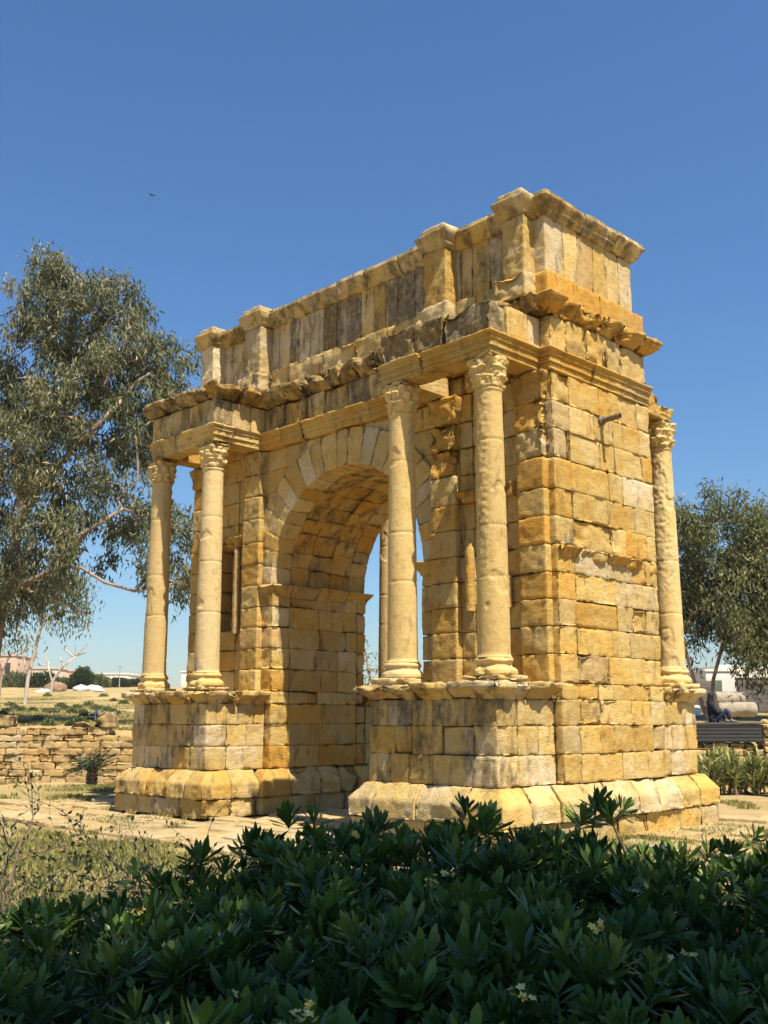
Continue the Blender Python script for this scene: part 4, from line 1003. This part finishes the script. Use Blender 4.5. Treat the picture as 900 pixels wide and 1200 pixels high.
for (d, u, s, lab, m, c, fl) in ((100, -379, 1.3, 'brown earth heap in the field beside the leafless tree', SOIL, 'earth heap', .75), (103, -350, 1.0, 'white rubble heap under the round dark tree', WHST, 'rubble', .6), (105, -336, 1.0, 'white rubble heap right of the round dark tree', WHST, 'rubble', .6), (92, -393, .9, 'low pale rubble behind the pale forked trunk', WHST, 'rubble', .4), (96, -328, .6, 'smallest white rubble heap near the left pedestal', WHST, 'rubble', .5)):
    boulder(d, u*d/1201, s*.72, lab, m, c, flat=fl)
BEIGE = simple_mat('beige_render', (.55, .45, .34), .9, (1, (.48, .38, .28)), .01); PINK = simple_mat('pink_render', (.50, .36, .27), .9, (1, (.44, .31, .23)), .01)
DARKG = simple_mat('window_glass', (.05, .055, .06), .25)
def house(d, u, w, h, m, label, nwin=3, dz=0.):
    t = u*d/1201; z = float(ground_z(d, t))-.4+dz; b0 = site(d, t, z); hs = thing('house', label, 'house', b0, None)
    a = Acc(); sbox(a, d, d+8, t-w/2, t+w/2, z, z+h, r=.03, cell=4); a.build('wall', m, hs, loc=b0)
    a = Acc(); sbox(a, d-.15, d+8.15, t-w/2-.15, t+w/2+.15, z+h, z+h+.25, r=.03, cell=4); a.build('roof', m, hs, loc=b0)
    for i in range(nwin):
        a = Acc(); c = t-w/2+w*(i+.5)/nwin; sbox(a, d-.06, d-.02, c-.5, c+.5, z+h*.45, z+h*.8, r=.01, cell=2); a.build('window', DARKG, hs, loc=b0)
house(185, -320, 7.5, 2.6, WHITE, 'low pale house right of the round tree on the horizon')
house(210, -410, 12, 4.0, BEIGE, 'long beige house behind the pale forked trunk', 4)
house(215, -380, 10, 3.6, PINK, 'brownish house behind the leafless tree', 3)
house(225, -362, 7, 3.4, WHITE, 'white house between leafless tree and round tree', 2)
house(190, -446, 6, 6.0, PINK, 'tall brownish house at the left edge of the horizon', 2)
house(230, -304, 6, 2.8, BEIGE, 'small beige house between lamp post and left column', 2)
house(200, -217, 6, 3.2, WHITE, 'white house between the two left columns', 2)
for i, (d, u, r, h) in enumerate(((140, -425, 3.2, 2.0), (135, -398, 3.0, 2.0), (150, -332, 2., 1.9), (160, -308, 2., 1.3), (150, -372, 2.4, 1.3), (170, -290, 2.4, 1.2))):
    bush(d, u*d/1201, r, h, ('wide dark bush row behind the far left trunk', 'wide dark bush behind the pale forked trunk', 'dark bush just right of the round tree', 'dark bush under the lamp post', 'low dark bush behind the earth heap', 'low dark bush beside the left column')[i], BUSHD if i % 2 else BUSHG, 1500, .5, name='far_bush')
lp = site(150, -306*150/1201, float(ground_z(150, 0))); st = thing('lamp_post', 'thin grey lamp post on the horizon left of the columns', 'lamp post', lp)
a = Acc(); P, F = tube([lp, lp+np.array([0, 0, 2.9])], [.09, .06], 8); a.add(P, F); a.build('pole', FENCE, st, loc=lp)
a = Acc(); sbox(a, 149.9, 150.1, -306*150/1201-.35, -306*150/1201+.35, lp[2]+2.9, lp[2]+3.0, cell=.3); a.build('lamp_head', FENCE, st, loc=lp)
# bird
bp = site(45, -296*45/1201, CAM[2]+(842-188)*45/1201.); bd = thing('bird', 'small dark bird flying high in the sky at left', 'bird', bp)
BIRDM = simple_mat('dark_feathers', (.03, .04, .05), .8)
skin_mesh('body', [(0, 0, 0, .03, .028), (.06, 0, .008, .02), (.085, 0, .012, .017), (.11, 0, .01, .004), (-.06, 0, 0, .016), (-.11, 0, 0, .022, .004)], [(0, 1), (1, 2), (2, 3), (0, 4), (4, 5)], BIRDM, bd)
a = Acc()
for sg in (1, -1):
    V = np.array([(.04, .02*sg, .01), (-.04, .02*sg, .01), (.05, .1*sg, .03), (-.03, .1*sg, .032), (.02, .2*sg, .02), (-.02, .19*sg, .02)]); V2 = V+np.array([0, 0, .006])
    a.add(np.r_[V, V2], np.array([[0, 1, 3, 2], [2, 3, 5, 4], [6, 8, 9, 7], [8, 10, 11, 9], [0, 2, 8, 6], [2, 4, 10, 8], [1, 7, 9, 3], [3, 9, 11, 5], [4, 5, 11, 10]]))
a.build('wing', BIRDM, bd, smooth=False)

# ------------------------------------------------------------------ grass
GRASSM = leaf_mat('dry_grass', (.15, .16, .045), (.30, .27, .09), (.44, .36, .16), .7, .25, .1)
def grass():
    a = Acc(); n = 230000
    D = 11+22*rng.random(n)**.8; T = (rng.random(n)-.5)*2*(.42*D+.8)
    X = CAM[0]+D*FW[0]+T*RT[0]; Y = CAM[1]+D*FW[1]+T*RT[1]
    g = fbm(np.c_[X*.35, Y*.35, 0*X], 3)+.5*(fbm(np.c_[X*2, Y*2, 0*X+5], 2)-.5)
    paved = (np.abs(X) < 7.6) & (Y > -4.6)
    east = (X > 5) & (X < 9.5) & (Y > -2)
    keep = (D < 32.1) & ~((np.abs(X) < 5.3) & (Y > -1.6) & (Y < 4.9)) & (g > np.where(paved, .62, np.where(D > 21, .42, .50))) | (east & (g > .47) & (X > 5.45))
    keep &= ~((X > -2) & (X < 2) & (Y > -2))
    X, Y, D, T = X[keep], Y[keep], D[keep], T[keep]; n = len(X); z = np.zeros(n)-.02
    az = rng.random(n)*6.28; L = .05+.07*rng.random(n); w = .012+.01*rng.random(n)
    s = np.c_[np.cos(az), np.sin(az), 0*az]; B = np.c_[X, Y, z]; lean = np.c_[rng.normal(size=(n, 2))*.5, np.ones(n)]
    V = np.stack([B-s*w[:, None], B+s*w[:, None], B+lean*L[:, None]], 1).reshape(-1, 3)
    a.add(V, np.arange(3*n).reshape(n, 3), np.repeat(np.c_[np.clip(fbm(np.c_[X*.6, Y*.6, 0*X+9], 3)*1.3-.15+.25*rng.normal(size=n), 0, 1), 0*az, 0*az], 3, 0))
    o = a.build('grass', GRASSM, smooth=False); o['kind'] = 'stuff'
grass()
def field_grass():
    a = Acc(); n = 70000
    D = 33.2+45*rng.random(n)**1.3; T = -.42*D+(.42-.16)*D*rng.random(n); sel = rng.random(n) < .25
    T = np.where(sel, D*(.33+.09*rng.random(n)), T); D = np.where(sel, 33+10*rng.random(n), D); T = np.where(sel, D*(.33+.09*rng.random(n)), T)
    X = CAM[0]+D*FW[0]+T*RT[0]; Y = CAM[1]+D*FW[1]+T*RT[1]; g = fbm(np.c_[X*.3, Y*.3, 0*X], 3); keep = g > np.where(sel, .56, .47); X, Y, D, T = X[keep], Y[keep], D[keep], T[keep]
    n = len(X); az = rng.random(n)*6.28; L = .06+.11*rng.random(n); w = .02+.025*rng.random(n); s = np.c_[np.cos(az), np.sin(az), 0*az]
    B = np.c_[X, Y, ground_z(D, T)-.06]; V = np.stack([B-s*w[:, None], B+s*w[:, None], B+np.c_[rng.normal(size=(n, 2))*.5, np.ones(n)]*L[:, None]], 1).reshape(-1, 3)
    a.add(V, np.arange(3*n).reshape(n, 3), np.repeat(np.c_[np.clip(.75+.25*rng.normal(size=n), 0, 1), 0*az, 0*az], 3, 0)); o = a.build('field_grass', GRASSM, smooth=False); o['kind'] = 'stuff'
field_grass()

# ------------------------------------------------------------------ hedge in the foreground
HEDGE = leaf_mat('hedge_leaf', (.036, .08, .014), (.105, .18, .03), (.2, .25, .045), .38, .2, .26)
TWIG = bark_mat('twig', (.20, .15, .10), (.11, .08, .05))
FLOW = simple_mat('yellow_flower', (.75, .55, .06), .6, (40, (.8, .7, .3)), 0); FLOWW = simple_mat('cream_flower', (.8, .76, .55), .6)
def leaf_proto(seg=5):
    s = np.linspace(0, 1, seg+1); w = np.interp(s, [0, .15, .4, .65, .85, .95, 1], [.03, .09, .2, .33, .34, .24, .05])*.95
    return s, w
def hedge_top(t, d):
    """height of the hedge top along its run"""
    base = np.interp(t, [-2.2, -1.5, -1.05, -.75, -.45, -.3, .4, .7, 1.3, 2.2], [1.22, 1.27, 1.38, 1.45, 1.49, 1.525, 1.55, 1.48, 1.465, 1.50])
    return base
def rosettes():
    a = Acc(); st = Acc(); s, w = leaf_proto(); ns = len(s); rots = []
    ros = []
    while len(ros) < 3700:
        d = 1.35+2.6*rng.random(); t = (rng.random()-.5)*2*(.40*d+.45)
        edge = 3.92-.25*np.clip((-.6-t)*1.2, 0, 1.2)
        if d > edge: continue
        top = hedge_top(t*3.8/d if d > 2.6 else t, d)+.07*(fbm(np.array([[t*3.4, d*3.4, 1.]]), 3)[0]-.5)*3.2
        depth_ = abs(rng.normal())*.16 if rng.random() < .75 else .6*rng.random()
        # slightly lower towards the camera
        z = top-depth_-.06*(3.9-d)-.05
        ros.append((d, t, z, depth_))
    for (d, t, z) in ((3.75, .80, 1.55), (3.8, .70, 1.53), (3.85, .86, 1.57), (3.8, .76, 1.59), (3.7, 1.28, 1.49), (3.7, 1.42, 1.50), (3.3, -1.02, 1.29)): ros.append((d, t, z, 0))
    for (d, t, z, dep) in ros:
        c = site(d, t, z); n = int(14+9*rng.random()); ax = unit(np.array([.35*rng.normal(), .35*rng.normal(), 1.]))
        e1 = unit(np.cross(ax, [.3, .7, .1])); e2 = np.cross(ax, e1); tv = np.clip(.32+.26*rng.normal()+(.3 if dep < .08 and rng.random() < .3 else 0), 0, 1); sc = .65+.6*rng.random()
        for i in range(n):
            f = i/n; az = i*2.4+rng.normal()*.2; el = .25+1.1*f+.15*rng.normal(); L = (.090-.026*f)*sc*(.85+.3*rng.random())
            out = math.cos(az)*e1+math.sin(az)*e2; curl = .35*rng.normal()+.25
            e = el-curl*s*.8; dirs = np.cos(e)[:, None]*out+np.sin(e)[:, None]*ax
            pos = c+ax*(.035*f-.02)+np.r_[[np.zeros(3)], np.cumsum(dirs[:-1]*L/(ns-1), 0)]
            sdv = np.cross(ax, out); sdv = unit(sdv+.25*rng.normal(size=3)*.5); up = np.cross(dirs, sdv)*(-1)
            W = (w*L)[:, None]*.5*.80
            V = np.stack([pos-sdv*W+up*W*.28, pos, pos+sdv*W+up*W*.28], 1).reshape(-1, 3); I = np.arange(len(V)).reshape(-1, 3)
            F = np.concatenate([np.stack([I[:-1, j], I[:-1, j+1], I[1:, j+1], I[1:, j]], -1) for j in (0, 1)])
            a.add(V, F, (np.clip(tv+.12*rng.normal(), 0, 1), 0, 0))
        if rng.random() < .5:
            P, F = tube([c-ax*.01, c-ax*.12+rng.normal(size=3)*.01, c-ax*.12-np.array([.05*rng.normal(), .05*rng.normal(), .22])], [.0035, .0045, .006], 5); st.add(P, F)
    for i in range(60):
        d = 1.6+2.1*rng.random(); t = (rng.random()-.5)*2*(.40*d+.4); q = site(d, t, -.02)
        path = [q]; 
        for k in range(6): q = q+np.array([.07*rng.normal(), .07*rng.normal(), .19]); path.append(q)
        P, F = tube(path, np.linspace(.013, .005, 7), 6); st.add(P, F)
    return a, st, ros
hb = site(2.8, 0, 0); hedge = thing('hedge', 'dark green glossy leaved hedge filling the shaded foreground', 'hedge', hb)
a, st, ROS = rosettes(); a.build('foliage', HEDGE, hedge, loc=hb); st.build('stem', TWIG, hedge, loc=hb)
top_r = [r for r in ROS if r[3] < .06]
for i in range(44):
    d, t, z, _ = top_r[int(rng.random()*len(top_r))]; c = site(d, t, z+.062); a = Acc(); m = 5+int(5*rng.random())
    for k in range(m):
        q = c+rng.normal(size=3)*np.array([.011, .011, .007]); ax = unit(rng.normal(size=3)*.6+np.array([0, 0, 1.]))
        for j in range(5):
            az = j*1.2566; e1 = unit(np.cross(ax, [.3, .5, .2])); e2 = np.cross(ax, e1); o = math.cos(az)*e1+math.sin(az)*e2; sdv = np.cross(ax, o)
            a.add(np.array([q, q+o*.006+sdv*.0035+ax*.003, q+o*.011+ax*.003, q+o*.006-sdv*.0035+ax*.003]), np.array([[0, 1, 2, 3]]))
    a.build('flower_cluster', FLOW if rng.random() < .85 else FLOWW, hedge, loc=hb)

# ------------------------------------------------------------------ sparse twiggy shrub at lower left
TWLEAF = leaf_mat('small_shrub_leaf', (.03, .05, .015), (.075, .10, .03), (.15, .14, .05), .5, .15)
def twiggy():
    base = site(4.6, -1.62, 0); rt = thing('twiggy_shrub', 'sparse twiggy shrub with tiny leaves at lower left', 'shrub', base)
    a = Acc(); lf = Acc(); C_ = []; AL = []
    def grow_(p, dvec, L, r, lev):
        n = 7; path = [p]; dv = dvec
        for i in range(n):
            dv = unit(dv+rng.normal(size=3)*.16+np.array([0, 0, .02])); p = p+dv*L/n; path.append(p)
        P, F = tube(path, np.linspace(r, r*.5, n+1), 5); a.add(P, F)
        path = np.array(path)
        if lev >= 1:
            for q in path[1:]:
                for _ in range(2 if lev < 2 else 3):
                    if rng.random() < .27: C_.append(q+rng.normal(size=3)*.006); AL.append(unit(rng.normal(size=3)+np.array([0, 0, .5])+dv*.5))
        if lev < 3:
            for i in range(4 if lev < 2 else 3):
                k = 2+int(rng.random()*(n-2)); nd = unit(dv+rng.normal(size=3)*.62+np.array([0, 0, .12])); grow_(path[k], nd, L*(.45+.25*rng.random()), r*.55, lev+1)
    for i in range(40):
        f = -1.25+2*rng.random(); dv = unit(RT[0]*np.array([1, 0, 0])*f*.75+np.array([RT[0]*f*.6, RT[1]*f*.6, 1.])+rng.normal(size=3)*.12)
        grow_(base+np.r_[RT*f*.42+FW*.25*rng.normal(), 0], dv, .95+.25*rng.random(), .0105, 0)
    for f, L in ((.75, 1.0), (.6, 1.1)):
        dv = unit(np.array([RT[0]*.75*f, RT[1]*.75*f, .95])); grow_(base+np.r_[RT*.4, .15], dv, L, .0085, 0)
    a.build('branch', TWIG, rt, loc=base)
    C_ = np.array(C_); AL = np.array(AL); n = len(C_)
    kites(lf, C_, AL, .022+.016*rng.random(n), .011+.007*rng.random(n), np.clip(.45+.25*rng.normal(size=n), 0, 1)); lf.build('foliage', TWLEAF, rt, loc=base, smooth=False)
twiggy()
